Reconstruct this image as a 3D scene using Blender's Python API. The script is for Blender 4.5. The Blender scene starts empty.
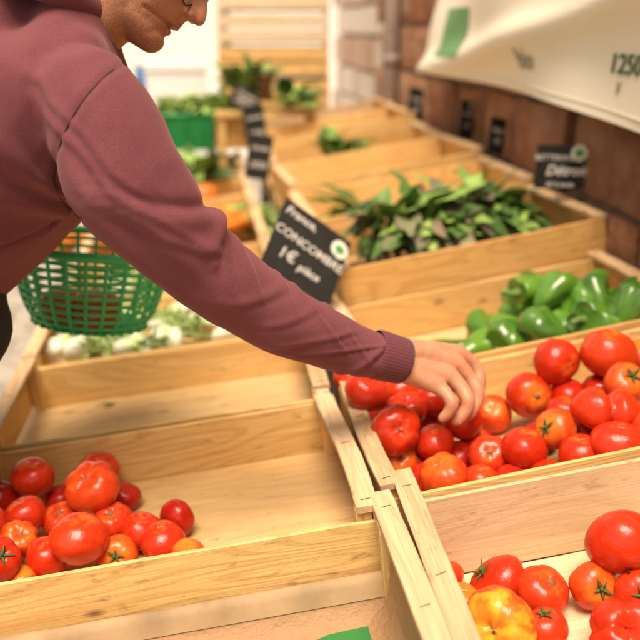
import bpy, bmesh, math, random
import numpy as np
from mathutils import Vector, Matrix, noise as mnoise

rnd = random.Random(7)
SC = bpy.context.scene
COL = SC.collection
R_ = math.radians

# ------------------------------------------------------------------ camera
F_PX = 900.0
CAMZ = 1.42
pitch = math.atan(293 / 900.0)
yaw = math.atan(126 / 946.0)
FW = Vector((math.sin(yaw) * math.cos(pitch), math.cos(yaw) * math.cos(pitch), -math.sin(pitch)))
RT = Vector((math.cos(yaw), -math.sin(yaw), 0))
UP = RT.cross(FW)
CAM = Vector((0, 0, CAMZ))


def ray(x, y):
    return FW * F_PX + RT * (x - 320) - UP * (y - 320)


def W(x, y, Z):
    return CAM + ray(x, y) * (Z / F_PX)


cam_d = bpy.data.cameras.new('camera')
cam_d.sensor_width = 36
cam_d.lens = 36 * F_PX / 640
cam_d.clip_end = 500
cam_d.clip_start = 0.02
cam_d.dof.use_dof = True
cam_d.dof.focus_distance = 1.17
cam_d.dof.aperture_fstop = 2.9
cam = bpy.data.objects.new('camera', cam_d)
COL.objects.link(cam)
m = Matrix.Identity(4)
for i, v in enumerate((RT, UP, -FW)):
    m[0][i], m[1][i], m[2][i] = v
m.translation = CAM
cam.matrix_world = m
SC.camera = cam

# ------------------------------------------------------------------ stall frames
_r = ray(372, 505)
P0 = CAM + _r * (1.04 / _r.y)


class Frame:
    def __init__(s, th):
        t = R_(th)
        s.th = t
        s.c = Vector((math.cos(t), 0, math.sin(t)))
        s.d = Vector((0, 1, 0))
        s.n = Vector((-math.sin(t), 0, math.cos(t)))

    def pt(s, u, v, h=0):
        return P0 + s.c * u + s.d * v + s.n * h

    def pix(s, x, y, h):                      # the point of the stall at height h that shows at a photo position
        rr = ray(x, y)
        o = P0 + s.n * h
        k = ((o - CAM).dot(s.n)) / rr.dot(s.n)
        return CAM + rr * k, k * F_PX


FL = Frame(6.5)
FR = Frame(9.0)

# ------------------------------------------------------------------ helpers


def tag(o, label=None, cat=None, group=None, kind=None):
    if label: o['label'] = label
    if cat: o['category'] = cat
    if group: o['group'] = group
    if kind: o['kind'] = kind
    return o


def thing(name, label, cat, mat=None, group=None):
    o = bpy.data.objects.new(name, None)
    o.empty_display_size = 0.05
    COL.objects.link(o)
    if mat is not None: o.matrix_world = mat
    return tag(o, label, cat, group)


def mobj(name, me, mat, parent=None, smooth=True):
    me.name = name
    o = bpy.data.objects.new(name, me)
    COL.objects.link(o)
    if mat is not None and len(me.materials) == 0: me.materials.append(mat)
    if smooth and len(me.polygons):
        me.polygons.foreach_set('use_smooth', [True] * len(me.polygons))
    if parent is not None: o.parent = parent
    return o


def from_pydata(v, f):
    me = bpy.data.meshes.new('m')
    me.from_pydata([tuple(p) for p in v], [], f)
    me.update()
    return me


class MB:
    """collects pieces of ONE mesh"""

    def __init__(s):
        s.v, s.f = [], []

    def add(s, v, f):
        n = len(s.v)
        s.v += [Vector(p) for p in v]
        s.f += [tuple(i + n for i in q) for q in f]

    def tube(s, pts, rad, n=12, cap=True, sq=None, closed=False):
        """loft along pts; rad = number or (a,b) per point, b along 'side' sq (a Vector)"""
        pts = [Vector(p) for p in pts]
        k = len(pts)
        if not isinstance(rad, (list, tuple)) or (len(rad) != k): rad = [rad] * k
        rad = [(r, r) if not isinstance(r, (tuple, list)) else r for r in rad]
        tang = []
        for i in range(k):
            if closed: t = pts[(i + 1) % k] - pts[i - 1]
            else: t = pts[min(i + 1, k - 1)] - pts[max(i - 1, 0)]
            tang.append(t.normalized())
        up = Vector(sq) if sq is not None else (Vector((0, 0, 1)) if abs(tang[0].z) < .9 else Vector((1, 0, 0)))
        rings = []
        P, T, RR, = pts, tang, rad
        if cap and not closed:                    # rounded ends
            P, T, RR = [], [], []
            for a in (0, 30, 60):
                c_, s_ = math.cos(R_(90 - a)), math.sin(R_(90 - a))
                m0 = min(rad[0])
                P.append(pts[0] - tang[0] * m0 * math.cos(R_(a))); T.append(tang[0]); RR.append((max(rad[0][0] * math.sin(R_(a)), 1e-4), max(rad[0][1] * math.sin(R_(a)), 1e-4)))
            P += pts; T += tang; RR += rad
            for a in (60, 30, 0):
                m0 = min(rad[-1])
                P.append(pts[-1] + tang[-1] * m0 * math.cos(R_(a))); T.append(tang[-1]); RR.append((max(rad[-1][0] * math.sin(R_(a)), 1e-4), max(rad[-1][1] * math.sin(R_(a)), 1e-4)))
        verts = []
        for p, t, r in zip(P, T, RR):
            b = up - t * up.dot(t)
            if b.length < 1e-5: b = t.orthogonal()
            b.normalize()
            a_ = b.cross(t)
            if sq is None: up = b
            for j in range(n):
                th = 2 * math.pi * j / n
                verts.append(p + a_ * math.cos(th) * r[0] + b * math.sin(th) * r[1])
        faces = []
        kk = len(P)
        for i in range(kk if closed else kk - 1):
            i2 = (i + 1) % kk
            for j in range(n):
                j2 = (j + 1) % n
                faces.append((i * n + j, i * n + j2, i2 * n + j2, i2 * n + j))
        if not closed:
            faces.append(tuple(range(n))[::-1]) ; faces.append(tuple((kk - 1) * n + j for j in range(n)))
        s.add(verts, faces)
        return s

    def ball(s, c, r, M=None, nu=20, nv=14):
        c = Vector(c)
        if not isinstance(r, (tuple, list)): r = (r, r, r)
        v, f = [], []
        v.append(Vector((0, 0, 1)))
        for i in range(1, nv):
            a = math.pi * i / nv
            for j in range(nu):
                b = 2 * math.pi * j / nu
                v.append(Vector((math.sin(a) * math.cos(b), math.sin(a) * math.sin(b), math.cos(a))))
        v.append(Vector((0, 0, -1)))
        for j in range(nu): f.append((0, 1 + j, 1 + (j + 1) % nu))
        for i in range(nv - 2):
            for j in range(nu):
                a, b = 1 + i * nu + j, 1 + i * nu + (j + 1) % nu
                f.append((a, a + nu, b + nu, b))
        last = len(v) - 1
        for j in range(nu): f.append((last, last - nu + (j + 1) % nu, last - nu + j))
        v = [Vector((p.x * r[0], p.y * r[1], p.z * r[2])) for p in v]
        if M is not None: v = [M @ p for p in v]
        s.add([p + c for p in v], f)
        return s

    def box(s, lo, hi):
        x0, y0, z0 = lo; x1, y1, z1 = hi
        v = [(x0, y0, z0), (x1, y0, z0), (x1, y1, z0), (x0, y1, z0), (x0, y0, z1), (x1, y0, z1), (x1, y1, z1), (x0, y1, z1)]
        s.add(v, [(0, 3, 2, 1), (4, 5, 6, 7), (0, 1, 5, 4), (1, 2, 6, 5), (2, 3, 7, 6), (3, 0, 4, 7)])
        return s

    def mesh(s):
        return from_pydata(s.v, s.f)

    def build(s, name, mat, parent=None, smooth=True):
        return mobj(name, s.mesh(), mat, parent, smooth)

    def fused(s, voxel, smooth_it=4, factor=.5):
        """one continuous surface out of overlapping closed pieces"""
        me = s.mesh()
        o = bpy.data.objects.new('tmp', me)
        COL.objects.link(o)
        md = o.modifiers.new('r', 'REMESH'); md.mode = 'VOXEL'; md.voxel_size = voxel; md.adaptivity = 0
        if smooth_it:
            sm = o.modifiers.new('s', 'SMOOTH'); sm.iterations = smooth_it; sm.factor = factor
        dg = bpy.context.evaluated_depsgraph_get()
        ev = o.evaluated_get(dg)
        out = bpy.data.meshes.new_from_object(ev)
        bpy.data.objects.remove(o)
        return out


def mesh_co(me):
    a = np.empty(len(me.vertices) * 3, dtype=np.float32)
    me.vertices.foreach_get('co', a)
    return a.reshape(-1, 3)


def mesh_no(me):
    a = np.empty(len(me.vertices) * 3, dtype=np.float32)
    me.vertices.foreach_get('normal', a)
    return a.reshape(-1, 3)


def set_co(me, a):
    me.vertices.foreach_set('co', np.asarray(a, dtype=np.float32).ravel())
    me.update()


def fattr(me, name, arr):
    at = me.attributes.new(name, 'FLOAT', 'POINT')
    at.data.foreach_set('value', np.asarray(arr, dtype=np.float32))


# ------------------------------------------------------------------ materials


class NT:
    def __init__(s, name):
        s.m = bpy.data.materials.new(name)
        s.m.use_nodes = True
        s.t = s.m.node_tree
        s.b = s.t.nodes['Principled BSDF']
        s._oc = None

    def n(s, kind, **kw):
        nd = s.t.nodes.new(kind)
        for k, v in kw.items(): setattr(nd, k, v)
        return nd

    def L(s, a, b):
        s.t.links.new(a, b)

    def oc(s, which='Object'):
        if s._oc is None: s._oc = s.n('ShaderNodeTexCoord')
        return s._oc.outputs[which]

    def rand(s):
        return s.n('ShaderNodeObjectInfo').outputs['Random']

    def val(s, sock, v):
        if isinstance(v, (int, float)): sock.default_value = v
        elif isinstance(v, (tuple, list)):
            sock.default_value = tuple(v) if len(v) != 3 or sock.type != 'RGBA' else (*v, 1)
        else: s.L(v, sock)

    def math(s, op, a, b=0.0, c=None):
        nd = s.n('ShaderNodeMath', operation=op)
        s.val(nd.inputs[0], a); s.val(nd.inputs[1], b)
        if c is not None: s.val(nd.inputs[2], c)
        return nd.outputs[0]

    def mapping(s, vec, scale=(1, 1, 1), loc=(0, 0, 0)):
        nd = s.n('ShaderNodeMapping')
        s.L(vec, nd.inputs[0])
        s.val(nd.inputs['Scale'], scale); s.val(nd.inputs['Location'], loc)
        return nd.outputs[0]

    def vadd(s, a, b):
        nd = s.n('ShaderNodeVectorMath', operation='ADD')
        s.val(nd.inputs[0], a); s.val(nd.inputs[1], b)
        return nd.outputs[0]

    def noise(s, vec, scale=5, detail=4, rough=.55, dist=0):
        nd = s.n('ShaderNodeTexNoise')
        s.L(vec, nd.inputs['Vector'])
        nd.inputs['Scale'].default_value = scale; nd.inputs['Detail'].default_value = detail
        nd.inputs['Roughness'].default_value = rough; nd.inputs['Distortion'].default_value = dist
        return nd.outputs['Fac']

    def ramp(s, fac, stops, interp='LINEAR'):
        nd = s.n('ShaderNodeValToRGB')
        s.L(fac, nd.inputs[0])
        e = nd.color_ramp.elements
        nd.color_ramp.interpolation = interp
        while len(e) < len(stops): e.new(0.5)
        for el, (p, c) in zip(e, stops):
            el.position = p
            el.color = (c, c, c, 1) if isinstance(c, (int, float)) else (*c, 1)
        return nd.outputs[0]

    def mix(s, fac, a, b, mode='MIX'):
        nd = s.n('ShaderNodeMix', data_type='RGBA', blend_type=mode)
        s.val(nd.inputs[0], fac)
        s.val(nd.inputs[6], a); s.val(nd.inputs[7], b)
        return nd.outputs[2]

    def bump(s, h, strength=.3, dist=.002, normal=None):
        nd = s.n('ShaderNodeBump')
        nd.inputs['Strength'].default_value = strength; nd.inputs['Distance'].default_value = dist
        s.L(h, nd.inputs['Height'])
        if normal is not None: s.L(normal, nd.inputs['Normal'])
        return nd.outputs[0]

    def sep(s, v):
        nd = s.n('ShaderNodeSeparateXYZ'); s.L(v, nd.inputs[0]); return nd.outputs

    def attr(s, name):
        nd = s.n('ShaderNodeAttribute'); nd.attribute_name = name; return nd.outputs['Fac']

    def set(s, **kw):
        for k, v in kw.items(): s.val(s.b.inputs[k.replace('_', ' ')], v)
        return s.m


def wood(name, light, mid, dark, ring=.5, rings=16, stain=.35, rough=.62):
    t = NT(name)
    rv = t.n('ShaderNodeVectorMath', operation='SCALE')
    t.val(rv.inputs[0], (37.0, 91.0, 53.0)); t.L(t.rand(), rv.inputs['Scale'])
    p = t.vadd(t.oc(), rv.outputs[0])
    pr = t.mapping(p, (1.7, 11, 11))
    fld = t.noise(pr, 1.0, 1.2, .35, .2)
    rg = t.math('SINE', t.math('MULTIPLY', fld, rings * 6.28))
    rg = t.ramp(t.math('MULTIPLY_ADD', rg, .5, .5), [(0, 0), (.6, .1), (.93, 1), (1, .7)])
    fib = t.noise(t.mapping(p, (7, 420, 420)), 1, 3, .6)
    blot = t.noise(t.mapping(p, (5, 16, 16)), 1, 4, .6)
    col = t.mix(t.ramp(blot, [(.3, 0), (.75, 1)]), light, mid)
    col = t.mix(t.math('MULTIPLY', rg, ring), col, dark)
    col = t.mix(t.math('MULTIPLY', t.ramp(fib, [(.38, 1), (.62, 0)]), .42), col, dark)
    fib2 = t.noise(t.mapping(p, (16, 900, 900)), 1, 2, .5)
    col = t.mix(t.math('MULTIPLY', t.ramp(fib2, [(.40, 1), (.55, 0)]), .20), col, dark)
    # grime: dark scuffs and specks
    sc = t.ramp(t.noise(t.mapping(p, (20, 60, 60)), 1, 5, .7), [(.59, 0), (.76, 1)])
    col = t.mix(t.math('MULTIPLY', sc, stain), col, (.09, .05, .025))
    vo = t.n('ShaderNodeTexVoronoi', feature='F1')
    t.L(t.mapping(p, (9, 22, 22)), vo.inputs['Vector']); vo.inputs['Scale'].default_value = 1
    kn = t.ramp(vo.outputs['Distance'], [(.05, 1), (.17, 0)])
    knr = t.ramp(t.sep(vo.outputs['Color'])[0], [(.78, 0), (.80, 1)])
    col = t.mix(t.math('MULTIPLY', t.math('MULTIPLY', kn, knr), .75), col, (.12, .05, .02))
    hv = t.ramp(t.rand(), [(0, (.84, .80, .74)), (.5, (1, 1, 1)), (1, (1.0, .93, .84))])
    col = t.mix(1.0, col, hv, 'MULTIPLY')
    h = t.math('ADD', t.math('MULTIPLY', fib, .7), t.math('MULTIPLY', rg, .3))
    nrm = t.bump(h, .35, .0012)
    return t.set(Base_Color=col, Roughness=rough, Normal=nrm, Specular_IOR_Level=.3)


PINE = wood('pine_wood', (.90, .65, .29), (.81, .53, .19), (.50, .26, .075), .45, 20, .65)
POPLAR = wood('poplar_wood', (.82, .635, .42), (.74, .545, .32), (.52, .34, .17), .27, 11, .6)
RAILW = wood('rail_wood', (.76, .565, .355), (.67, .47, .265), (.40, .23, .10), .35, 10, .8)
OLDW = wood('old_wood', (.82, .55, .23), (.70, .42, .135), (.42, .21, .06), .4, 15, .7)
FLOORW = wood('floor_wood', (.78, .56, .29), (.68, .46, .20), (.42, .25, .095), .25, 8, .9)
SUNLITW = wood('sunlit_wood', (.90, .79, .60), (.84, .70, .48), (.60, .42, .24), .2, 9, .3)  # slat wood whitened: sun glare on the far stack put into its colour
TABLEW = wood('table_wood', (.30, .20, .11), (.24, .15, .08), (.13, .08, .04), .4, 10, .6)


def simple(name, col, rough=.5, var=.15, nscale=30, bump=0.0, bdist=.001, **kw):
    t = NT(name)
    nz = t.noise(t.oc(), nscale, 4)
    c2 = tuple(max(0, c * (1 - 2 * var)) for c in col)
    base = t.mix(t.ramp(nz, [(.3, 0), (.7, 1)]), c2, col)
    t.set(Base_Color=base, Roughness=rough, **kw)
    if bump: t.set(Normal=t.bump(t.noise(t.oc(), nscale * 4, 5), bump, bdist))
    return t.m


def tomato_mat(name, body, shoulder, sh_lo, sh_hi, blotch=.0):
    t = NT(name)
    z = t.sep(t.oc())[2]
    p = t.vadd(t.oc(), t.n('ShaderNodeObjectInfo').outputs['Location'])
    nz = t.noise(p, 1.6, 4, .6)
    f = t.math('ADD', z, t.math('MULTIPLY', t.math('SUBTRACT', nz, .5), .7))
    f = t.ramp(t.math('MULTIPLY_ADD', f, .5, .5), [(sh_lo, 0), (sh_hi, 1)])
    dark = tuple(c * .72 for c in body)
    col = t.mix(t.ramp(t.noise(p, 2.3, 3), [(.3, 0), (.7, 1)]), dark, body)
    warm = t.ramp(t.rand(), [(0, (.88, .78, .7)), (.45, (1, 1, 1)), (1, (1.05, 1.45, 1.0))])
    col = t.mix(1, col, warm, 'MULTIPLY')
    if blotch:
        bl = t.ramp(t.noise(p, 2.2, 2, .5), [(.45, 0), (.62, 1)])
        col = t.mix(t.math('MULTIPLY', bl, blotch), col, shoulder)
    col = t.mix(t.math('MULTIPLY', f, .75), col, shoulder)
    cr = t.noise(t.mapping(p, (3, 3, 3)), 1, 3, .6, 1.5)
    crk = t.math('MULTIPLY', t.ramp(t.math('ABSOLUTE', t.math('SUBTRACT', cr, .5)), [(.0, 1), (.012, 0)]), t.ramp(t.noise(p, 3.1, 2), [(.6, 0), (.66, 1)]))
    col = t.mix(t.math('MULTIPLY', crk, .55), col, (.45, .24, .09))
    sp = t.ramp(t.noise(p, 22, 3, .7), [(.66, 0), (.75, 1)])      # pale freckles and tiny scabs
    col = t.mix(t.math('MULTIPLY', sp, .12), col, (.55, .25, .06))
    nb = t.noise(t.oc(), 5, 3)
    ro = t.ramp(t.noise(p, 6, 4), [(.3, .16), (.7, .30)])
    return t.set(Base_Color=col, Roughness=ro, Normal=t.bump(nb, .05, .05), Subsurface_Weight=.05, Specular_IOR_Level=.32,
                 Subsurface_Radius=(.6, .12, .05), Subsurface_Scale=.012, Coat_Weight=.05, Coat_Roughness=.1)


T_RED = tomato_mat('tomato_red', (.66, .036, .008), (.80, .24, .025), .88, 1.06)
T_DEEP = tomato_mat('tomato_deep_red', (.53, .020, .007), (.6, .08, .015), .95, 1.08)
T_ORANGE = tomato_mat('tomato_orange', (.74, .080, .011), (.82, .30, .03), .72, 1.04)
T_YELLOW = tomato_mat('tomato_yellow_top', (.70, .044, .009), (.80, .30, .03), .80, 1.0)
T_BICOL = tomato_mat('tomato_bicolour', (.70, .06, .01), (.82, .40, .03), .55, .98, .75)
CALYX = simple('calyx_green', (.09, .16, .03), .6, .3, 60)
SCAR = simple('stem_scar_brown', (.34, .22, .09), .8, .35, 60, .4)
PEPPER = NT('pepper_green')
_p = PEPPER.vadd(PEPPER.oc(), PEPPER.n('ShaderNodeObjectInfo').outputs['Location'])
PEPPER = PEPPER.set(Base_Color=PEPPER.mix(PEPPER.ramp(PEPPER.noise(_p, 9, 3), [(.35, 0), (.7, 1)]),
                    PEPPER.ramp(PEPPER.rand(), [(0, (.012, .055, .007)), (.6, (.045, .14, .012)), (1, (.13, .27, .02))]), (.12, .27, .028)),
                    Roughness=.22, Coat_Weight=.4, Coat_Roughness=.1,
                    Normal=PEPPER.bump(PEPPER.noise(PEPPER.oc(), 40, 3), .15, .003))
PEPSTEM = simple('pepper_stem', (.17, .27, .06), .6, .2, 60)
CUKE = simple('cucumber_green', (.035, .10, .022), .35, .35, 45, .3, .001)


def leaf_mat(name, a, b, vein=(.25, .4, .1)):
    t = NT(name)
    p = t.vadd(t.oc(), t.n('ShaderNodeObjectInfo').outputs['Location'])
    col = t.mix(t.ramp(t.noise(p, 14, 4), [(.3, 0), (.7, 1)]), a, b)
    isl = t.n('ShaderNodeNewGeometry').outputs['Random Per Island']
    col = t.mix(1, col, t.ramp(isl, [(0, (.55, .6, .5)), (.6, (1, 1, 1)), (1, (1.5, 1.4, 1.1))]), 'MULTIPLY')
    return t.set(Base_Color=col, Roughness=.52, Specular_IOR_Level=.35, Normal=t.bump(t.noise(p, 60, 4), .6, .004),
                 Subsurface_Weight=.15, Subsurface_Radius=(.2, .4, .1), Subsurface_Scale=.01)


LEAF_DK = leaf_mat('leaf_dark', (.040, .095, .018), (.11, .20, .04))
LEAF_PURPLE = leaf_mat('leaf_purple_green', (.17, .085, .085), (.20, .25, .10))
LEAF_LT = leaf_mat('leaf_light', (.16, .30, .05), (.34, .48, .12))
LETTUCE = leaf_mat('lettuce_leaf', (.28, .42, .09), (.50, .62, .20))
STEM_PUR = simple('beet_stem', (.22, .05, .07), .45, .3, 60)
STALK = simple('fennel_stalk', (.36, .48, .14), .5, .25, 40)
BULB = NT('fennel_bulb_white')
_z = BULB.sep(BULB.oc())[2]
BULB = BULB.set(Base_Color=BULB.mix(BULB.ramp(_z, [(.2, 0), (.95, 1)]), (.66, .66, .50), (.38, .50, .16)), Roughness=.4)
CARROT = simple('carrot_orange', (.72, .21, .018), .5, .2, 20, .2)
PUMPKIN = simple('pumpkin_orange', (.70, .19, .02), .42, .2, 12, .2)
BEET = simple('beetroot_skin', (.16, .075, .05), .65, .3, 40, .4)
GREENPL = NT('green_plastic')
GREENPL = GREENPL.set(Base_Color=GREENPL.mix(GREENPL.noise(GREENPL.oc(), 30, 3), (.03, .46, .13), (.06, .60, .21)), Roughness=.32,
                      Subsurface_Weight=.1, Subsurface_Radius=(.1, .5, .2), Subsurface_Scale=.004)
GREENBOX = simple('green_crate_plastic', (.012, .25, .065), .4, .15, 20)
SLATE = simple('slate_black', (.016, .015, .014), .6, .3, 25, .15)
CHALK = simple('chalk_white', (.74, .71, .66), .9, .2, 120)
STICKW = simple('white_sticker', (.72, .74, .66), .6, .05, 20)
STICKG = simple('green_print', (.10, .34, .08), .6, .15, 20)
METAL = simple('galvanised_metal', (.45, .44, .43), .35, .15, 20, Metallic=.8)
STAPLE = simple('dark_staple', (.05, .045, .04), .5, .2, 20, Metallic=.6)
BLACKPL = simple('black_plastic', (.012, .012, .013), .3, .2, 30)
TROUS = simple('dark_trousers', (.012, .012, .016), .9, .3, 90, .3)
SHOE = simple('dark_shoe', (.03, .025, .022), .6, .3, 40)
HAIR = simple('short_grey_hair', (.07, .055, .045), .7, .4, 160, .5, .004)
GROUND = NT('paving')
_v = GROUND.n('ShaderNodeTexVoronoi', feature='DISTANCE_TO_EDGE'); GROUND.L(GROUND.mapping(GROUND.oc(), (5, 5, 5)), _v.inputs['Vector']); _v.inputs['Scale'].default_value = 1
_g = GROUND.mix(GROUND.noise(GROUND.oc(), 4, 5), (.26, .22, .18), (.42, .37, .31))
GROUND = GROUND.set(Base_Color=GROUND.mix(GROUND.ramp(_v.outputs['Distance'], [(.0, 1), (.05, 0)]), _g, (.13, .11, .09)), Roughness=.85)
WHITEP = simple('white_plastic', (.90, .90, .88), .45, .03, 10)
BLUEP = simple('blue_plastic', (.05, .15, .36), .45, .15, 10)
PLASTER = simple('cream_plaster', (.90, .88, .82), .9, .04, 3, .2)
GLASSD = simple('dark_window_glass', (.05, .06, .07), .1, .2, 3)
PIPEM = simple('grey_pipe_paint', (.40, .30, .25), .6, .15, 8)

# stone
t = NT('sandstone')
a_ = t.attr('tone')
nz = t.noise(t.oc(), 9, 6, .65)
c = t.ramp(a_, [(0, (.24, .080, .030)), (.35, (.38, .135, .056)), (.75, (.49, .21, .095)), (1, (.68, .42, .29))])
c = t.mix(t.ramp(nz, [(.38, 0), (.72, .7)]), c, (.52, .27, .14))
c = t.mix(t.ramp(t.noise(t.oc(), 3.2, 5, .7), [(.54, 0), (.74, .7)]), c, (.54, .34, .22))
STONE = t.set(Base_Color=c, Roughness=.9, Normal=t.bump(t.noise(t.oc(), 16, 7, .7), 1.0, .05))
t = NT('pale_stone')
c = t.ramp(t.attr('tone'), [(0, (.36, .19, .12)), (.6, (.48, .28, .19)), (.85, (.58, .38, .28)), (1, (.80, .72, .62))])
PALEST = t.set(Base_Color=t.mix(t.ramp(t.noise(t.oc(), 7, 5), [(.35, 0), (.75, .6)]), c, (.70, .55, .45)), Roughness=.9)
MORTAR = simple('old_mortar', (.24, .14, .085), .95, .2, 14, .6, .01)

# paper liner and cloth
t = NT('kraft_paper')
fib = t.noise(t.mapping(t.oc('Generated'), (60, 400, 60)), 1, 4)
KRAFT = t.set(Base_Color=t.mix(fib, (.33, .18, .08), (.41, .24, .12)), Roughness=.7,
              Normal=t.bump(t.noise(t.oc(), 22, 6, .65), .8, .012))
PAPERLT = simple('pale_paper', (.42, .28, .145), .75, .2, 12, .3, .003)
PAPERGREEN = simple('green_paper_print', (.030, .215, .045), .6, .12, 20, .25, .003)
CLOTH = NT('banner_cloth')
_w = CLOTH.n('ShaderNodeTexNoise')
CLOTH = CLOTH.set(Base_Color=CLOTH.mix(CLOTH.noise(CLOTH.oc(), 3, 4), (.76, .67, .51), (.86, .79, .64)), Roughness=.85,
                  Normal=CLOTH.bump(CLOTH.noise(CLOTH.oc(), 260, 2), .2, .001))
PRINTDK = simple('dark_green_print', (.06, .14, .06), .7, .2, 60)
PRINTGREY = simple('faded_grey_print', (.34, .33, .24), .8, .2, 60)
PRINTGREEN = simple('banner_green_print', (.16, .34, .13), .75, .15, 10)

# sweatshirt
t = NT('sweatshirt_fabric')
nz = t.noise(t.oc(), 800, 3, .7)
n2 = t.noise(t.oc(), 9, 4)
fz = t.n('ShaderNodeLayerWeight'); fz.inputs['Blend'].default_value = .35
c = t.mix(t.ramp(nz, [(.3, 0), (.72, 1)]), (.105, .029, .035), (.198, .064, .076))
c = t.mix(t.math('MULTIPLY', t.ramp(n2, [(.35, 0), (.7, 1)]), .35), c, (.215, .074, .087))
c = t.mix(t.math('MULTIPLY', t.attr('seam'), .82), c, (.022, .006, .008))
hb = t.math('ADD', t.math('MULTIPLY', nz, .5), t.noise(t.oc(), 120, 4, .7))
SWEAT = t.set(Base_Color=c, Roughness=.95, Normal=t.bump(hb, .35, .0011), Specular_IOR_Level=.15,
              Sheen_Weight=.25, Sheen_Roughness=.5, Sheen_Tint=(.75, .45, .45))
t = NT('rib_knit')
sx = t.sep(t.oc('UV'))
wv = t.math('SINE', t.math('MULTIPLY', t.attr('rib'), 6.283))
c = t.mix(t.math('MULTIPLY_ADD', wv, .5, .5), (.105, .029, .036), (.145, .044, .054))
RIBK = t.set(Base_Color=c, Roughness=.95, Specular_IOR_Level=.15, Normal=t.bump(wv, .25, .0005), Sheen_Weight=.15)

SEAMM = simple('dark_seam', (.07, .02, .025), .95, .2, 60)
# skin
t = NT('skin')
n1 = t.noise(t.oc(), 26, 5, .6)
n2 = t.noise(t.oc(), 150, 4, .7)
c = t.mix(t.ramp(n1, [(.3, 0), (.72, 1)]), (.47, .205, .108), (.58, .285, .165))
c = t.mix(t.math('MULTIPLY', t.ramp(n2, [(.60, 0), (.72, 1)]), .35), c, (.26, .09, .045))
c = t.mix(t.math('MULTIPLY', t.attr('tan'), .42), c, (.30, .105, .045))
c = t.mix(t.attr('lip'), c, (.34, .085, .06))
c = t.mix(t.math('MULTIPLY', t.attr('red'), .55), c, (.56, .17, .10))
ln_ = t.ramp(t.math('ABSOLUTE', t.math('SUBTRACT', t.noise(t.oc(), 150, 2, .5, .4), .5)), [(.0, 1), (.035, 0)])
c = t.mix(t.math('MULTIPLY', t.math('MULTIPLY', ln_, t.attr('red')), .5), c, (.24, .075, .04))
st = t.ramp(t.noise(t.oc(), 420, 2), [(.42, 0), (.58, 1)])
c = t.mix(t.math('MULTIPLY', t.math('MULTIPLY', st, t.attr('stubble')), .42), c, (.13, .075, .05))
hb = t.math('ADD', t.math('MULTIPLY', t.noise(t.oc(), 320, 4, .7), .6), t.noise(t.oc(), 70, 4, .6))
hb = t.math('ADD', hb, t.math('MULTIPLY', t.math('MULTIPLY', t.noise(t.oc(), 190, 2, .5, .6), t.attr('red')), 1.6))
SKIN = t.set(Base_Color=c, Roughness=.47, Normal=t.bump(hb, .3, .0016), Subsurface_Weight=.18,
             Subsurface_Radius=(1, .35, .2), Subsurface_Scale=.006)

# ------------------------------------------------------------------ boards and crates


def board_mesh(L, Wd, T, seed, bend=0.0, twist=0.0, ch=.0013, wob=.0006, nseg=14):
    rr = random.Random(seed)
    v, f = [], []
    ph = rr.uniform(0, 6)
    for i in range(nseg + 1):
        x = -L / 2 + L * i / nseg
        s = 2 * i / nseg - 1
        off = bend * (math.sin(1.9 * s + ph) - math.sin(ph)) + rr.uniform(-wob, wob)
        tw = twist * s
        hw, ht = Wd / 2 + rr.uniform(-wob, wob) * 1.6, T / 2
        prof = [(-hw + ch, -ht), (hw - ch, -ht), (hw, -ht + ch), (hw, ht - ch), (hw - ch, ht), (-hw + ch, ht), (-hw, ht - ch), (-hw, -ht + ch)]
        e = 0.0
        if i in (0, nseg): e = .0008
        for (y, z) in prof:
            y *= 1 - e / hw; z *= 1 - e / ht * .5
            yy = y * math.cos(tw) - z * math.sin(tw) + off
            zz = y * math.sin(tw) + z * math.cos(tw)
            v.append((x + rr.uniform(-.0004, .0004), yy, zz))
    for i in range(nseg):
        for j in range(8):
            f.append((i * 8 + j, (i + 1) * 8 + j, (i + 1) * 8 + (j + 1) % 8, i * 8 + (j + 1) % 8))
    f.append(tuple(range(8))); f.append(tuple(nseg * 8 + j for j in range(8))[::-1])
    return from_pydata(v, f)


_seed = [0]
RZ90 = Matrix.Rotation(R_(90), 4, 'Z')
RX90 = Matrix.Rotation(R_(90), 4, 'X')


def board(name, L, Wd, T, mat, parent, M, bend=0.0, twist=0.0):
    _seed[0] += 1
    me = board_mesh(L, Wd, T, _seed[0], bend, twist, wob=.00022)
    o = mobj(name, me, mat, parent, smooth=False)
    o.matrix_local = M
    return o


def Tm(x, y, z):
    return Matrix.Translation((x, y, z))


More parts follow.
